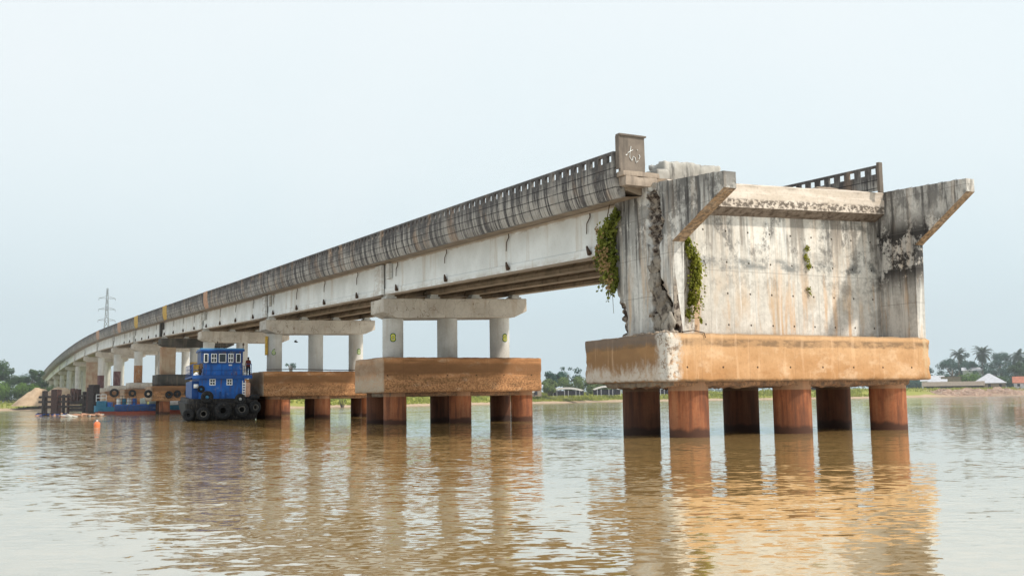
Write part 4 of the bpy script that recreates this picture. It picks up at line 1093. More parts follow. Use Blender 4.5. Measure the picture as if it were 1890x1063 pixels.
jbox(.53, .87, 1.6, 2.75, .2, 'panel', M_wood, 12)
jbox(.53, .87, .3, .95, .2, 'panel', M_wood, 14)
def debris(name, label, cx, cy, L, W, n, cols, ang):
    t = empty(name, (cx, cy, 0), label, 'debris', None, ang)
    for k, m in enumerate(cols):
        q = MB()
        for i in range(n):
            l = ru(.4, 1.6); a = ru(-.5, .5) if rnd() < .7 else ru(-1.5, 1.5)
            M = Matrix.Translation((ru(-L / 2, L / 2), ru(-W / 2, W / 2), .08 + .28 * rnd() * (1 - .3 * k))) @ Matrix.Rotation(a, 4, 'Z') @ Matrix.Rotation(ru(-.2, .2), 4, 'Y')
            q.box(-l / 2, l / 2, -.12, .12, -.06, .08, M)
        q.build(('plank', 'plastic_scrap', 'float')[k], m, t)
debris('driftwood_raft', 'flat dark blue and black raft of scrap at the foot of the jetty', 9.6, 166, 4.0, 2.5, 22, (M_wood, M_blued, M_pink), radians(-14))
debris('debris_heap', 'floating heap of orange and pale scrap planks in front of the jetty', 12.1, 147, 4.2, 2.2, 22, (M_pink, M_orange, M_pad), radians(-10))
bu = empty('buoy', (7.9, 83.4, 0), 'small round orange buoy floating alone in open water at left', 'buoy')
M_buoy = plain('orange_buoy_plastic', (.75, .20, .08), .5, 0, .2, 4)
mb = MB(); mb.ball((0, 0, .11), .24, .24, .23, 20, 12); mb.build('float', M_buoy, bu, None, True)
mb = MB(); mb.torus((0, 0, .39), .05, .02); mb.tube([(0, 0, .32), (0, 0, .36)], .03, 6); mb.build('eye', M_white, bu)

# ================================================================== LAND
SH = [(-900, 360), (-200, 335), (5, 320), (26, 312), (45, 262), (62, 226), (80, 224), (134, 243), (168, 259), (208, 243), (236, 227), (264, 231), (318, 236), (420, 262), (700, 300), (2500, 500)]
def shore(x):
    for (a, b), (c, d) in zip(SH[:-1], SH[1:]):
        if x <= c:
            t = max(0, (x - a) / (c - a)); t = t * t * (3 - 2 * t) if c - a < 100 else t; return b + (d - b) * t + .8 * noise.noise(Vector((x * .12, 0, 0))) * 2
    return SH[-1][1]
rows = [(-40, -2.5), (-6, -1), (-1, -.12), (0, .02), (2, .25), (5, .5), (9, .75), (13, 1.2), (17, 1.9), (22, 2.25), (30, 2.4), (45, 2.5), (80, 2.55), (200, 2.6), (600, 2.6), (3500, 2.6)]
xs = []; x = -900.
while x < 1500: xs.append(x); x += 3. if -30 < x < 430 else 20.
vs = []; fs = []; inl = []
for x in xs:
    s = shore(x); k = .55 if x > 60 else 1.2
    for d, z in rows:
        zz = z + (.25 * noise.noise(Vector((x * .15, d * .2, 0))) if d > 1 else 0) * (1 if d < 300 else 0)
        if d > 5 and x > 245: zz += .35
        vs.append((x, s + d * (k if d < 50 else 1), zz)); inl.append(d)
n = len(rows)
for i in range(len(xs) - 1):
    for j in range(n - 1): fs.append((i * n + j, (i + 1) * n + j, (i + 1) * n + j + 1, i * n + j + 1))
m = NT('sand_and_grass_ground'); m.co(False); x_, y_, z_ = m.xyz(); a = m.attr('inland')
n1 = m.noise((.12, .12, .12), 6, .65); n2 = m.noise((1.1, 1.1, 1.1), 6, .7)
sand = m.mix(m.step(n2, .4, .65), (.50, .37, .25), (.38, .27, .18))
sand = m.mix(m.step(a, 1.2, .0, 0, .7), sand, (.20, .15, .11))
gr = m.mix(m.step(n2, .35, .65), (.24, .27, .045), (.33, .31, .08))
k = m.step(m.math('ADD', a, m.math('MULTIPLY', m.math('SUBTRACT', n1, .5), 14.)), 5.5, 9.0)
c = m.mix(k, sand, gr)
dirt = m.mix(m.step(n2, .4, .6), (.26, .17, .115), (.40, .29, .21))
kd = m.math('MULTIPLY', m.step(x_, 270, 290), m.step(a, 60, 20))
c = m.mix(kd, c, dirt)
M_ground = m.done(c, .95, m.bump(n2, .6, .2))
mb = MB(); mb.add(vs, fs, {'inland': inl}); o = mb.build('ground', M_ground); tag(o, kind='structure')
# river bed & water
m = NT('muddy_river_water'); m.co(False); _xw, y_w, _zw = m.xyz()
def wave(sc, det, off): return m.noise(sc, det, .55, .0, None, off)
tc = m.n('ShaderNodeTexCoord')
mp = m.n('ShaderNodeMapping'); mp.inputs['Rotation'].default_value = (0, 0, radians(27.3)); m.L(tc.outputs['Object'], mp.inputs['Vector']); rc = mp.outputs[0]
w1 = m.noise((.8, 1.7, 1), 3, .5, .3, rc); w2 = m.noise((3.0, 5.4, 1), 2, .55, .4, rc, 7); w3 = m.noise((.10, .28, 1), 3, .5, 0, rc, 3)
calm = m.step(m.noise((.018, .06, 1), 3, .5, 0, rc, 12), .40, .62, .35, 1.25)
h = m.math('ADD', m.math('MULTIPLY', w1, 1.0), m.math('MULTIPLY', w2, .5)); h = m.math('ADD', h, m.math('MULTIPLY', w3, .6))
h = m.math('MULTIPLY', h, calm)
col = m.mix(m.step(m.noise((.03, .08, 1), 4, .5, 0, rc, 5), .35, .65), (.54, .345, .135), (.45, .28, .10))
def slope(sc, amp, off, det=2):
    x = m.n('ShaderNodeTexNoise'); a_ = m.n('ShaderNodeVectorMath', operation='ADD'); m.L(m.scale(rc, sc), a_.inputs[0]); a_.inputs[1].default_value = (off, off * .6, 0)
    m.L(a_.outputs[0], x.inputs['Vector']); x.inputs['Scale'].default_value = 1; x.inputs['Detail'].default_value = det; x.inputs['Roughness'].default_value = .5; x.inputs['Distortion'].default_value = .3
    q = m.n('ShaderNodeVectorMath', operation='SUBTRACT'); m.L(x.outputs['Color'], q.inputs[0]); q.inputs[1].default_value = (.5, .5, .5)
    r_ = m.n('ShaderNodeVectorMath', operation='MULTIPLY'); m.L(q.outputs[0], r_.inputs[0]); r_.inputs[1].default_value = (amp, amp, 0); return r_.outputs[0]
def vadd(a_, b_):
    x = m.n('ShaderNodeVectorMath', operation='ADD'); m.L(a_, x.inputs[0]); m.L(b_, x.inputs[1]); return x.outputs[0]
sl = vadd(vadd(slope((.9, 1.7, 1), .065, 3), slope((3.4, 6.2, 1), .15, 17, 3)), slope((.16, .42, 1), .022, 29))
cs = m.n('ShaderNodeVectorMath', operation='SCALE'); m.L(sl, cs.inputs[0]); m.L(calm, cs.inputs['Scale'])
up = m.n('ShaderNodeCombineXYZ'); up.inputs[2].default_value = 1
nn_ = m.n('ShaderNodeVectorMath', operation='NORMALIZE'); m.L(vadd(cs.outputs[0], up.outputs[0]), nn_.inputs[0]); bn = nn_.outputs[0]; m.b.inputs['Specular IOR Level'].default_value = 0.
far_r = m.step(y_w, 60, 250, .03, .10)
M_water = m.done(col, .8, bn)
gl = m.n('ShaderNodeBsdfGlossy'); m.put(gl.inputs['Color'], (.92, .985, 1.)); m.put(gl.inputs['Roughness'], far_r); m.L(bn, gl.inputs['Normal'])
fr = m.n('ShaderNodeFresnel'); fr.inputs['IOR'].default_value = 1.33; m.L(bn, fr.inputs['Normal'])
mxs = m.n('ShaderNodeMixShader'); m.L(m.math('ADD', m.math('MULTIPLY', fr.outputs[0], .36), .56, clamp=True), mxs.inputs[0]); m.L(m.b.outputs[0], mxs.inputs[1]); m.L(gl.outputs[0], mxs.inputs[2]); m.L(mxs.outputs[0], m.out.inputs[0])
mb = MB()
G = 60
mb.add([(-2500, -300, 0), (3000, -300, 0), (3000, 1200, 0), (-2500, 1200, 0)], [(0, 1, 2, 3)])
tag(mb.build('water', M_water), kind='structure')
# sand mound at the left end of the bridge
M_sand = mat_grey('heaped_orange_sand', (.56, .41, .27), (.46, .32, .20), (.34, .2, .12), .5, .6)
def mound(label, cx, cy, rx, ry, h, mat, seed, z0=1.2, name='sand_heap', cat='sand heap', p=1.6, amp=.12):
    vs = []; fs = []; N = 36; R = 14
    for j in range(R + 1):
        r = j / R
        for i in range(N):
            a = 2 * pi * i / N; q = Vector((cos(a) * r * 2, sin(a) * r * 2, seed))
            hh = h * (1 - r ** p) * (1 + amp * noise.noise(q * 1.5)) + amp * h * .7 * noise.noise(q * 3.5) * (1 - r)
            vs.append((rx * r * cos(a) * (1 + .12 * noise.noise(q)), ry * r * sin(a), hh))
    for j in range(R): fs += [(j * N + i, (j + 1) * N + i, (j + 1) * N + (i + 1) % N, j * N + (i + 1) % N) for i in range(N)]
    mb = MB(); mb.add(vs, fs); o = mb.build(name, mat, None, None, True); o.location = (cx, cy, z0); return tag(o, label, cat)
mound('big pale orange sand heap beside the far end of the bridge at left', 14.9, 325, 6.7, 6, 5.1, M_sand, 1, 1.3)
mound('lower sand heap right of the big orange one, under the bridge end', 20.5, 326, 5.5, 5, 5.2, M_sand, 5, 1.3, p=2.4)
M_dirt = mat_grey('brown_clay', (.36, .235, .17), (.17, .10, .07), (.62, .52, .42), .8, 1)
mound('pale clay heap at the left end of the dirt bank on the right shore', 281, 238, 7, 4.5, 2.2, M_dirt, 2, .1, 'dirt_heap', 'dirt heap', 2.2, .6)
mound('long brown clay heap in front of the tin-roofed house', 296, 240, 13, 5, 2.2, M_dirt, 3, .1, 'dirt_heap', 'dirt heap', 2.6, .6)
mound('brown clay heap at the right edge of the shore', 317, 243, 12, 5, 2.4, M_dirt, 7, .1, 'dirt_heap', 'dirt heap', 2.6, .6)
# embankment at the end of the bridge
M_emb = mat_grey('embankment_earth', (.20, .17, .10), (.14, .15, .06), (.25, .2, .1), .4, 1)
mb = MB(); vs = []; fs = []
for i, y in enumerate((560, 600, 640, 760, 900)):
    z = [5, 6.4, 4.2, 2.8, 2.6][i]
    vs += [(6, y, 2.0), (22, y, z), (38, y, z), (54, y, 2.0)]
for i in range(4): fs += [(i * 4 + k, (i + 1) * 4 + k, (i + 1) * 4 + k + 1, i * 4 + k + 1) for k in range(3)]
fs += [(0, 1, 2, 3)]
mb.add(vs, fs); tag(mb.build('embankment', M_emb), kind='structure')

# ------------------------------------------------------------------ vegetation
M_leafdark = mat_foliage('dark_tree_leaves', (.008, .028, .010), (.055, .12, .025), (.09, .16, .03))
M_leafhaze = mat_foliage('haze_tinted_tree_leaves', (.010, .045, .045), (.05, .13, .095), (.08, .16, .09))  # blue of the distance haze is mixed into these leaf colours
M_leafbright = mat_foliage('fresh_green_leaves', (.03, .07, .008), (.15, .27, .035), (.20, .32, .04))
M_leafyel = mat_foliage('yellow_green_leaves', (.05, .09, .03), (.20, .27, .09), (.25, .30, .10))
M_palmleaf = mat_foliage('palm_fronds', (.02, .04, .025), (.06, .09, .05), (.07, .11, .06))
M_bark = plain('grey_bark', (.16, .13, .10), .95, 0, .35, 2)
def tree(x, y, h, rx, rz, mat, label, n=1300, leaf=.5, lift=.45, cl=16, group=None, name='tree', cat='tree', gz=2.4):
    t = empty(name, (x, y, gz), label, cat, group)
    mb = MB(); cz = h - rz
    top = Vector((0, 0, cz - rz * .2))
    lean = Vector((ru(-.4, .4), ru(-.4, .4), 0))
    r0 = .045 * h
    mb.tube([(0, 0, -.3), lean * .4 + Vector((0, 0, cz * .4)), lean + Vector((0, 0, cz))], r0, 8, r0 * .45)
    clumps = []
    for i in range(cl):
        d = Vector((ru(-1, 1), ru(-1, 1), ru(-.9, 1)))
        while d.length > 1: d = Vector((ru(-1, 1), ru(-1, 1), ru(-.9, 1)))
        d = d.normalized() * (d.length ** .5) * .78
        p = lean + Vector((d.x * rx * 1.1, d.y * rx * 1.1, cz + d.z * rz * 1.1)); clumps.append((p, ru(.16, .40) * min(rx, rz * 1.3), ru(-.15, .2)))
        if i < 7: mb.tube([lean * .6 + Vector((0, 0, cz * .65)), (p + lean + Vector((0, 0, cz))) / 2 - Vector((0, 0, rz * .25)), p], r0 * .4, 5, r0 * .1)
    mb.build('trunk', M_bark, t, None, True)
    mb = MB(); tot = sum(c[1] ** 2 for c in clumps)
    for p, r, sh in clumps:
        for i in range(int(n * r * r / tot)):
            d = Vector((random.gauss(0, 1), random.gauss(0, 1), random.gauss(0, 1))).normalized()
            q = p + Vector((d.x, d.y, d.z * .8)) * r * ru(.55, 1.12)
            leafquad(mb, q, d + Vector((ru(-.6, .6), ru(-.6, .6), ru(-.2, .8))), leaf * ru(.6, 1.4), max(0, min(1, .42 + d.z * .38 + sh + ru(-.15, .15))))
    mb.build('crown', mat, t)
    return t
def bush(x, y, h, r, mat, label, n=1500, leaf=.4, gz=2.3, group=None):
    t = empty('bush', (x, y, gz), label, 'bush', group)
    mb = MB(); ms = MB()
    for i in range(9):
        a = ru(0, 6.28); rr = r * sqrt(rnd()) * .7; p = Vector((rr * cos(a), rr * sin(a), h * ru(.25, .68))); cr = r * ru(.3, .48); sh = ru(-.15, .15)
        ms.tube([(0, 0, -.2), p * .5, p], .06, 5, .02)
        for k in range(n // 9):
            d = Vector((random.gauss(0, 1), random.gauss(0, 1), random.gauss(0, 1))).normalized()
            q = p + Vector((d.x * cr, d.y * cr, d.z * min(cr, h * .42))) * ru(.6, 1.1)
            if q.z < 0: q.z = rnd() * .3
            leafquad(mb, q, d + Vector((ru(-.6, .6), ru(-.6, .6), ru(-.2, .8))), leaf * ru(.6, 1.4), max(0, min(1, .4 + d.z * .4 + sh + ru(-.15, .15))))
    mb.build('foliage', mat, t); ms.build('stem', M_bark, t)
def palm(x, y, h, label, fl=4.4, nf=20, gz=2.4, skirt=0):
    t = empty('palm_tree', (x, y, gz), label, 'palm tree', 'palms above the village')
    mb = MB(); ln = ru(-.8, .8); pts = [(ln * (i / 6) ** 2, 0, -.3 + (h + .3) * i / 6) for i in range(7)]
    mb.tube(pts, .28, 8, .16); mb.build('trunk', M_bark, t, None, True)
    top = Vector((ln, 0, h)); mb = MB()
    for k in range(nf):
        a = k * 2.4 + ru(-.2, .2); el = ru(-.5, 1.25) if k > skirt else ru(-1.2, -.6); L = fl * ru(.85, 1.1)
        d = Vector((cos(a), sin(a), 0)); prev = top; N = 9; v = d * cos(el) + Vector((0, 0, sin(el)))
        for i in range(N):
            v = (v + Vector((0, 0, -.16))).normalized(); q = prev + v * (L / N); s = v.cross(Vector((0, 0, 1)))
            if s.length < .1: s = Vector((1, 0, 0))
            s.normalize(); w = 1.0 * sin(pi * min(1, (i + 1.2) / (N + 1))) ** .7
            for sg in (-1, 1):
                tip = prev + s * sg * w + v * .25 + Vector((0, 0, -.35 * w)); tip2 = tip + v * .16
                mb.add([prev, q, tip2, tip], [(0, 1, 2, 3)], {'shade': [max(0, min(1, .4 + .4 * v.z + ru(-.15, .2)))] * 4})
            prev = q
    mb.build('fronds', M_palmleaf, t)
LB = 'trees on the left bank'
tree(4, 366, 13.2, 7.5, 4.8, M_leafdark, 'large dark tree at the left edge of the picture', 7000, .6, cl=34, group=LB)
tree(14.5, 368, 10.6, 4.6, 3.6, M_leafdark, 'dark spreading tree just right of the large one at the left edge', 4000, .55, cl=22, group=LB)
tree(-9, 372, 13, 7, 5, M_leafdark, 'dark tree cut by the left picture edge, beyond the largest', 4000, .6, cl=22, group=LB)
bush(2.0, 350, 7.2, 6.5, M_leafbright, 'big bright green bush at the left edge below the dark tree', 5500, .5)
bush(12.5, 351, 6.6, 5.0, M_leafbright, 'bright green bush between the left edge bush and the sand heap', 4200, .5)
bush(7.2, 362, 7.4, 5.5, M_leafdark, 'dark shrub filling the gap between the two big green bushes', 3000, .5)
bush(20, 362, 5.6, 4.5, M_leafbright, 'low green bush just behind the orange sand heap', 2600, .5)
tree(26.5, 655, 17.0, 10, 6.0, M_leafhaze, 'hazy rounded tree far behind the end of the bridge', 1600, .8, cl=22)
tree(38, 640, 13.0, 12, 5.0, M_leafhaze, 'hazy low tree behind the falling bridge parapet', 1200, .8, cl=20)
# centre
CB = 'trees behind the market stalls'
for (x, y, h, rx, rz, mt, lab) in ((147, 263, 4.5, 2.6, 1.8, M_leafyel, 'small pale green tree at the left of the stall group'), (158.5, 279, 7.6, 3.6, 2.6, M_leafhaze, 'round bluish tree left of the tallest behind the stalls'),
        (167, 286, 9.9, 5.2, 3.6, M_leafhaze, 'tallest bluish tree behind the stalls between the two nearest piers'), (175, 284, 7.6, 3.4, 2.6, M_leafhaze, 'bluish tree right of the tallest, close to the abutment cap'), (184, 290, 6.5, 4.5, 2.6, M_leafhaze, 'bluish tree half hidden by the abutment cap'), (200, 290, 6.3, 4.5, 2.6, M_leafhaze, 'bluish tree hidden behind the abutment cap')):
    tree(x, y, h, rx, rz, mt, lab, 2600, .45, cl=18, group=CB)
for (x, y, h, r, lab) in ((149, 253, 6.0, 3.6, 'rounded yellow-green bush behind the left stall roof'), (155, 254, 5.6, 3.6, 'yellow-green bush behind the middle stall roof'), (140.5, 251, 3.4, 2.2, 'small yellow-green bush left of the stalls'), (162, 258, 5.2, 3.6, 'green bush between the two curved stall roofs'), (171, 268, 4.6, 3.6, 'green bush right of the curved stall roofs')):
    bush(x, y, h, r, M_leafyel, lab, 2200, .38)
tree(112.6, 415, 15.5, 2.2, 1.7, M_leafhaze, 'lone slim tree seen between the columns of the second pier', 260, .5, cl=9)
# right
RB = 'hazy trees above the village'
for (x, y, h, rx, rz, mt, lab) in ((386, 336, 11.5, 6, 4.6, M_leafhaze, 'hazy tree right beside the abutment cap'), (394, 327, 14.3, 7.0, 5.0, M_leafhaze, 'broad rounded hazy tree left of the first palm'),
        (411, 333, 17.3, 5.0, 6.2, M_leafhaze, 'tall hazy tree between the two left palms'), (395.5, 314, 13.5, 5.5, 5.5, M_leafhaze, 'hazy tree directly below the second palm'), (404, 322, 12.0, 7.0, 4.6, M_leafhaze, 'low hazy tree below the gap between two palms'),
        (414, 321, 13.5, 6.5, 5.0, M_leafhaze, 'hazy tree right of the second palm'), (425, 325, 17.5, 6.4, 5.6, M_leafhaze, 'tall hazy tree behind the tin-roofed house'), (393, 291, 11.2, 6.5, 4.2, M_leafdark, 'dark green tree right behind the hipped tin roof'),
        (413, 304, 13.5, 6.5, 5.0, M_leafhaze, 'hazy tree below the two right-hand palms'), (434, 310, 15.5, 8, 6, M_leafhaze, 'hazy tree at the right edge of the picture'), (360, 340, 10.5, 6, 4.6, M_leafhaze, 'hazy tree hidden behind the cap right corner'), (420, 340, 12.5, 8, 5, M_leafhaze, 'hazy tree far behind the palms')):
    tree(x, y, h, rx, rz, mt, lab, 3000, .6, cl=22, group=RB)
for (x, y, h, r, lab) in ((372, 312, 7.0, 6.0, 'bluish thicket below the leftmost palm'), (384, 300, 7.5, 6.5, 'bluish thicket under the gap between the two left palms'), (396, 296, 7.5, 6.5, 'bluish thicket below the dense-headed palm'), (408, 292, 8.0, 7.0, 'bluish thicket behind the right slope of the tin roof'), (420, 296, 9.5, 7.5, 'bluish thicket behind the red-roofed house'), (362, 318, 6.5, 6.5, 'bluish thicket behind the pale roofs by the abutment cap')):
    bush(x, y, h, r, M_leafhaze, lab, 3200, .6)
palm(379, 311, 15.6, 'slender palm standing alone, leftmost of the palms', 4.6, 24)
palm(388.5, 306.5, 15.8, 'dense-headed palm with hanging fronds, second from the left', 5.2, 40, skirt=8)
palm(402.3, 299.5, 14.6, 'tall palm near the right edge, left one of the pair', 5.0, 30)
palm(406.5, 298, 13.8, 'palm at the right picture edge, right one of the pair', 5.0, 30)
bush(340.5, 276, 6.8, 5.6, M_leafbright, 'dome-shaped green bush left of the hipped tin roof', 3500, .5)
bush(366, 280, 5.4, 5.5, M_leafdark, 'dark green bush behind the hipped tin roof, right side', 3000, .5)
bush(287, 262, 3.2, 3.0, M_leafbright, 'low bush in front of the smoke near the abutment cap', 600, .4)

# ------------------------------------------------------------------ houses
M_tin = plain('pale_tin_roof', (.62, .62, .66), .5, .1, .15, 1, dirt=(.4, .38, .38)); M_mud = plain('mud_brick_wall', (.30, .24, .18), .95, 0, .3, 2); M_redroof = plain('red_painted_roof', (.50, .19, .12), .8, 0, .3, 1)
M_thatch = plain('grey_thatch', (.33, .27, .21), 1, 0, .45, 3, dirt=(.15, .12, .1)); M_shade = plain('painted_interior_shade', (.035, .033, .045), .95); M_whitew = plain('whitewashed_wall', (.62, .62, .62), .9, 0, .2, 2); M_canvas = plain('pale_canvas', (.62, .60, .56), .8, 0, .2, 2)  # near-black colour paints the shade inside sheds, stalls and openings
def house(name, x, y, rz, L, W, hw, hr, roof, wallm, roofm, label, cat='house', gz=2.4, windows=True, ov=.5):
    t = empty(name, (x, y, gz), label, cat, None, rz)
    mb = MB(); mb.box(-L / 2, L / 2, -W / 2, W / 2, -.4, hw); mb.build('wall', wallm, t)
    mb = MB(); a, b = L / 2 + ov, W / 2 + ov
    if roof == 'hip':
        rl = max(.3, L / 2 - W / 2) * .35
        vs = [(-a, -b, hw), (a, -b, hw), (a, b, hw), (-a, b, hw), (-rl, 0, hw + hr), (rl, 0, hw + hr), (-a, -b, hw - .1), (a, -b, hw - .1), (a, b, hw - .1), (-a, b, hw - .1)]
        mb.add(vs, [(0, 1, 5, 4), (1, 2, 5), (2, 3, 4, 5), (3, 0, 4), (6, 7, 1, 0), (7, 8, 2, 1), (8, 9, 3, 2), (9, 6, 0, 3), (9, 8, 7, 6)])
    elif roof == 'gable':
        mb.prism([(-b, hw - .08), (-b, hw), (0, hw + hr), (b, hw), (b, hw - .08), (0, hw + hr - .12)], -a, a, 'x')
    else:
        mb.prism([(-b, hw), (-b, hw + .12), (b, hw + hr), (b, hw + hr - .12)], -a, a, 'x')
    mb.build('roof', roofm, t)
    if windows:
        k = int(L // 3)
        for i in range(k):
            xx = -L / 2 + (i + .5) * L / k
            if i == k // 2:
                d = MB(); d.box(xx - .45, xx + .45, -W / 2 - .04, -W / 2 - .003, 0, min(2., hw - .2)); d.build('door', M_shade, t)
            else:
                d = MB(); d.box(xx - .45, xx + .45, -W / 2 - .04, -W / 2 - .003, .9, min(1.9, hw - .25)); d.build('window', M_shade, t)
    return t
AZ = radians(-52)   # facing the camera from the right bank
house('tin_roofed_house', 340.6, 266, AZ, 11, 9, 2.4, 3.6, 'hip', M_mud, M_tin, 'mud house with big pale hipped tin roof above the dirt bank')
house('red_roofed_house', 344, 252.5, AZ, 9, 7, 2.2, 2.4, 'gable', M_whitew, M_redroof, 'small house with red roof at the right picture edge')
house('long_shed', 316, 262, AZ, 20, 5, 1.4, 1.6, 'gable', M_shade, M_thatch, 'long low shed with grey thatched roof left of the tin-roofed house', 'shed', windows=False)
house('block_house', 335.5, 279, AZ, 7.2, 5, 5.0, .2, 'flat', M_mud, M_thatch, 'unfinished brown block house behind the long thatched shed')
house('blue_roofed_house', 338, 290, AZ, 8, 6, 3.6, 2.2, 'gable', M_whitew, M_tin, 'pale blue-white roofed house beside the abutment cap corner')
house('small_tin_house', 322, 274, AZ, 6, 4, 2.6, 1.5, 'gable', M_whitew, M_tin, 'small white tin-roofed house behind the left end of the long shed')
house('tin_house', 394, 316, AZ, 8, 5, 8.6, 1.4, 'gable', M_whitew, M_tin, 'house whose tin roof shows among the trees below the palms')
house('small_hut', 136.0, 250, radians(-30), 3, 3, 2.4, .4, 'flat', M_mud, M_tin, 'narrow mud-brown hut at the left end of the stalls')
AC = radians(-31)
def stall(x, y, L, hw, hr, label, seed):
    t = empty('market_stall', (x, y, 2.2), label, 'market stall', 'market stalls on the far bank', AC)
    mb = MB(); N = 12; sec = []
    for i in range(N + 1):
        u = -1 + 2 * i / N; sec.append((u * L / 2, hw + hr * (1 - abs(u) ** 2.2)))
    for i in range(N - 1, 0, -1): u = -1 + 2 * i / N; sec.append((u * L / 2, hw + hr * (1 - abs(u) ** 2.2) - .5))
    mb.prism(sec, -2, 2, 'y'); mb.build('roof', M_canvas, t)
    mb = MB(); mb.box(-L / 2 + .3, L / 2 - .3, -.8, 1.6, 0, hw - .05); mb.build('stall_shade', M_shade, t)  # dark block stands in for the shade under the roof
    k = int(L / 1.1)
    for i in range(k + 1):
        xx = -L / 2 + .25 + (L - .5) * i / k; mb = MB(); mb.box(xx - .05, xx + .05, -1.85, -1.75, -.3, hw + .05); mb.build('post', M_whitew if i % 3 else M_wood, t)
    return t
stall(146, 250.5, 10, 1.3, .9, 'market stall with low curved pale roof, first on the left', 1)
stall(155.5, 244.5, 8, 1.5, 1.0, 'market stall with curved pale roof, second from the left', 2)
stall(163.5, 241, 7, 1.5, 1.0, 'market stall with curved pale roof right beside the abutment cap piles', 3)
stall(176, 248, 9, 1.4, .9, 'market stall seen between the first two abutment piles', 4)
stall(207, 249, 9, 1.4, .9, 'market stall seen behind the middle abutment piles', 5)
stall(236, 243, 10, 1.5, .9, 'market stall seen left of the rightmost abutment pile', 6)
stall(133, 252, 7, 1.1, .5, 'low dark stall beyond the first pier cap right corner', 7)

# grass on the banks
M_grass = mat_foliage('bank_grass_blades', (.14, .17, .025), (.36, .39, .07), (.44, .42, .10), .3)
mb = MB()
for i in range(17000):
    r = rnd()
    x = ru(-40, 26) if r < .2 else ru(60, 262) if r < .85 else ru(262, 350)
    d = ru(7.5, 34) if x < 60 else ru(6, 34)
    s = shore(x); kk = .55 if x > 60 else 1.2
    if 6 < x < 27 and s + d * kk > 318 and rnd() < .8: continue
    if noise.noise(Vector((x * .1, d * .12, 3))) < -.28: continue
    if x > 262: d = ru(14, 34)
    z = .5 + max(0, min(1.9, (d - 8) * .16)); y = s + d * kk; h_ = ru(.3, .95) * (1 + .5 * noise.noise(Vector((x * .2, y * .2, 0))))
    a = ru(-.8, .8); w = ru(.15, .45)
    mb.add([(x - w * cos(a), y - w * sin(a), z - .1), (x + w * cos(a), y + w * sin(a), z - .1), (x + ru(-.2, .2), y, z + h_)], [(0, 1, 2)], {'shade': [.15, .15, ru(.5, 1)]})
tag(mb.build('bank_grass', M_grass), 'bright yellow-green grass along the far banks', 'grass', kind='stuff')
# far-off wood
mb = MB()
for i in range(5200):
    x = ru(-500, 1100); y = 760 - .25 * x + ru(-12, 12) if x < 300 else 685 + ru(-12, 12)
    hh = 7 + 3.0 * noise.noise(Vector((x * .02, 0, 0))) + 2 * noise.noise(Vector((x * .09, 5, 0)))
    leafquad(mb, Vector((x, y, 2 + rnd() * hh)), Vector((ru(-1, 1), -1, ru(0, 1))), ru(2, 3.6), ru(.1, .9))
M_far = mat_foliage('haze_paled_wood_leaves', (.06, .09, .09), (.11, .155, .13), (.12, .17, .14))  # pale blue-grey leaf colours carry painted haze
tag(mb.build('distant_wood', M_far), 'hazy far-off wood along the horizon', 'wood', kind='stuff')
# shrubs/dead branches at the waterline behind the second pier
for i, (x, y, lab) in enumerate(((72.5, 224.5, 'bare dead shrub at the waterline, left one of two'), (81, 225.5, 'bare dead shrub leaning at the waterline, right one of two'))):
    t = empty('dead_shrub', (x, y, .1), lab, 'shrub'); q = MB()
    for k in range(9):
        a = ru(-1, 1); L = ru(1.2, 2.6); q.tube([(a * .3, 0, 0), (a * .7, ru(-.3, .3), L * .5), (a * 1.1 + ru(-.3, .3), ru(-.4, .4), L)], .07, 5, .02)
    q.build('branch', M_wood, t)

# pylon
py = empty('electricity_pylon', (59.8, 596, 2.5), 'lattice steel electricity pylon rising behind the bridge at left', 'pylon')
M_steel = plain('galvanised_steel', (.25, .27, .29), .6, .3, .1); H = 61.5; mb = MB()
def wv(z): return 3.6 - 2.9 * min(1, z / 48) if z < 48 else .7 * (1 - (z - 48) / 18 * .8)
lvz = [0, 8, 15, 21, 27, 32, 36, 40, 44, 48, 52, 56, H]
for a, b in zip(lvz[:-1], lvz[1:]):
    for sx in (-1, 1):
        for sy in (-1, 1): mb.tube([(sx * wv(a), sy * wv(a), a), (sx * wv(b), sy * wv(b), b)], .17, 4)
    for sy in (-1, 1):
        mb.tube([(-wv(a), sy * wv(a), a), (wv(b), sy * wv(b), b)], .09, 4); mb.tube([(wv(a), sy * wv(a), a), (-wv(b), sy * wv(b), b)], .09, 4)
        mb.tube([(-wv(b), sy * wv(b), b), (wv(b), sy * wv(b), b)], .09, 4)
mb.build('lattice_tower', M_steel, py)
for z, w in ((56, 4.2), (50, 4.2), (44, 4.4)):
    q = MB(); q.tube([(-w, 0, z), (w, 0, z)], .15, 4); q.tube([(-w, 0, z), (0, 0, z + 1.4)], .1, 4); q.tube([(w, 0, z), (0, 0, z + 1.4)], .1, 4)
    q.tube([(-w, 0, z), (-w, 0, z - 1.2)], .12, 4); q.tube([(w, 0, z), (w, 0, z - 1.2)], .12, 4); q.build('cross_arm', M_steel, py)
# little bird under the second span
b = MB(); b.ball((0, 0, 0), .16, .07, .06, 8, 6); b.add([(0, 0, .02), (.05, -.1, .16), (-.08, -.38, .1), (-.06, -.05, .02)], [(0, 1, 2, 3)]); b.add([(0, 0, .02), (.05, .1, .16), (-.08, .38, .1), (-.06, .05, .02)], [(0, 1, 2, 3)])
b.add([(-.14, 0, 0), (-.3, .05, 0), (-.3, -.05, 0)], [(0, 1, 2)])
o = b.build('bird', M_hair); o.location = (22.6, 82, 6.4); tag(o, 'tiny dark bird flying beside the second pier', 'bird')

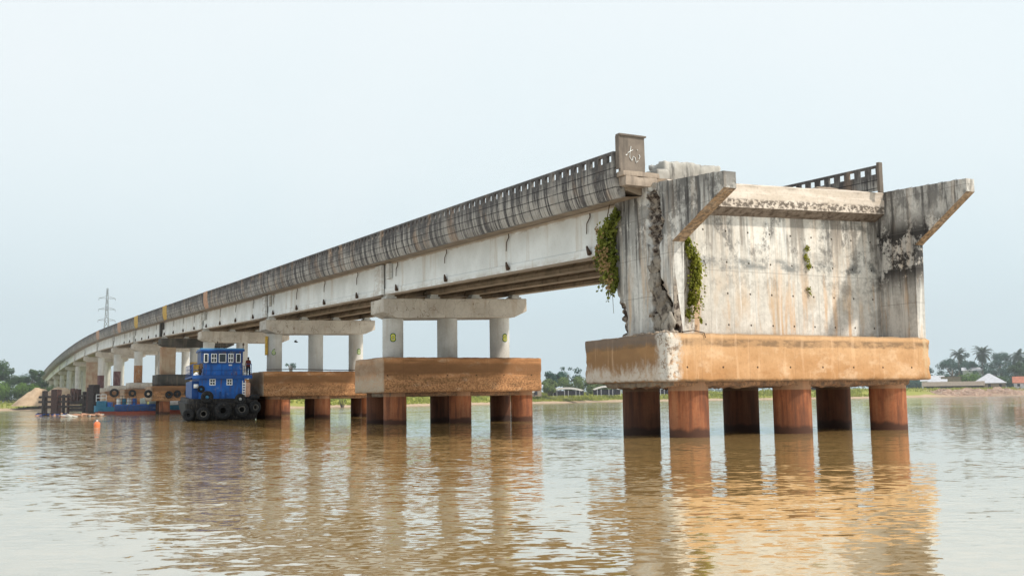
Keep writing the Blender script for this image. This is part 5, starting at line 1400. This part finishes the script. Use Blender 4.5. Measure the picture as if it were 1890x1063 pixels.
# ================================================================== SMOKE
def volume_mat(name, col, dens, noisy=None):
    m = bpy.data.materials.new(name); m.use_nodes = True; t = m.node_tree; t.nodes.clear(); o = t.nodes.new('ShaderNodeOutputMaterial')
    v = t.nodes.new('ShaderNodeVolumePrincipled'); v.inputs['Color'].default_value = (*col, 1); v.inputs['Density'].default_value = dens; v.inputs['Anisotropy'].default_value = 0.2
    t.links.new(v.outputs[0], o.inputs['Volume']); return m
HAZE = True
if HAZE:
    mb = MB(); mb.box(-800, 900, 110, 1000, -1.5, 90); tag(mb.build('haze', volume_mat('river_haze', (.88, .95, 1.), 0.0006)), 'thin river haze', 'haze', kind='structure')

# ================================================================== LIGHT, SKY, CAMERA
sd = Vector((.55, -.80, 1.0)).normalized()
sun = bpy.data.lights.new('sun', 'SUN'); sun.energy = 3.6; sun.angle = radians(2.5); sun.color = (1, .93, .82)
so = bpy.data.objects.new('sun', sun); COL.objects.link(so); so.rotation_euler = sd.to_track_quat('Z', 'Y').to_euler()
W = bpy.data.worlds.new('World'); S.world = W; W.use_nodes = True; t = W.node_tree; t.nodes.clear()
out = t.nodes.new('ShaderNodeOutputWorld'); bgn = t.nodes.new('ShaderNodeBackground'); bgn.inputs[1].default_value = .1; t.links.new(bgn.outputs[0], out.inputs[0])
sky = t.nodes.new('ShaderNodeTexSky'); sky.sky_type = 'NISHITA'; sky.sun_disc = False; sky.sun_elevation = math.asin(sd.z); sky.sun_rotation = atan2(sd.x, sd.y); sky.dust_density = 4; sky.air_density = 1.2
g = t.nodes.new('ShaderNodeTexCoord'); sp = t.nodes.new('ShaderNodeSeparateXYZ'); t.links.new(g.outputs['Generated'], sp.inputs[0])
rp = t.nodes.new('ShaderNodeValToRGB'); t.links.new(sp.outputs[2], rp.inputs[0]); cr = rp.color_ramp
cr.elements[0].position = 0; cr.elements[0].color = (6.9, 8.75, 9.55, 1); cr.elements[1].position = 1; cr.elements[1].color = (8.6, 9.4, 10.0, 1)
for p_, c_ in ((.10, (7.6, 9.2, 9.85)), (.22, (8.7, 9.9, 10.3)), (.36, (9.2, 10.1, 10.4)), (.6, (8.8, 9.7, 10.3))):
    e = cr.elements.new(p_); e.color = (*c_, 1)
nz = t.nodes.new('ShaderNodeTexNoise'); nz.inputs['Scale'].default_value = 1.6; nz.inputs['Detail'].default_value = 5; nz.inputs['Distortion'].default_value = .6; t.links.new(g.outputs['Generated'], nz.inputs['Vector'])
mr = t.nodes.new('ShaderNodeMapRange'); mr.inputs[1].default_value = .35; mr.inputs[2].default_value = .7; mr.inputs[3].default_value = 0; mr.inputs[4].default_value = .65; t.links.new(nz.outputs[0], mr.inputs[0])
m1 = t.nodes.new('ShaderNodeMix'); m1.data_type = 'RGBA'; t.links.new(mr.outputs[0], m1.inputs[0]); t.links.new(rp.outputs[0], m1.inputs[6]); m1.inputs[7].default_value = (9.8, 10.3, 10.5, 1)
m2 = t.nodes.new('ShaderNodeMix'); m2.data_type = 'RGBA'; m2.inputs[0].default_value = .08; t.links.new(m1.outputs[2], m2.inputs[6]); t.links.new(sky.outputs[0], m2.inputs[7])
t.links.new(m2.outputs[2], bgn.inputs[0])

cam = bpy.data.cameras.new('camera'); co = bpy.data.objects.new('camera', cam); COL.objects.link(co); S.camera = co
yaw = radians(27.3); pitch = atan(202.8 / 1900); roll = radians(.8)
F = Vector((sin(yaw) * cos(pitch), cos(yaw) * cos(pitch), sin(pitch))); R0 = Vector((cos(yaw), -sin(yaw), 0)); U0 = R0.cross(F)
R_ = R0 * cos(roll) - U0 * sin(roll); U_ = U0 * cos(roll) + R0 * sin(roll)
M = Matrix((R_, U_, -F)).transposed().to_4x4(); M.translation = (0, 0, 1.65); co.matrix_world = M
cam.sensor_width = 36; cam.lens = 36 * 1900 / 1890; cam.clip_end = 6000; cam.clip_start = .1
S.view_settings.view_transform = 'Standard'; S.view_settings.look = 'None'; S.view_settings.exposure = 0; S.view_settings.gamma = 1
S.cycles.volume_bounces = 0; S.cycles.max_bounces = 6; S.cycles.volume_max_steps = 64
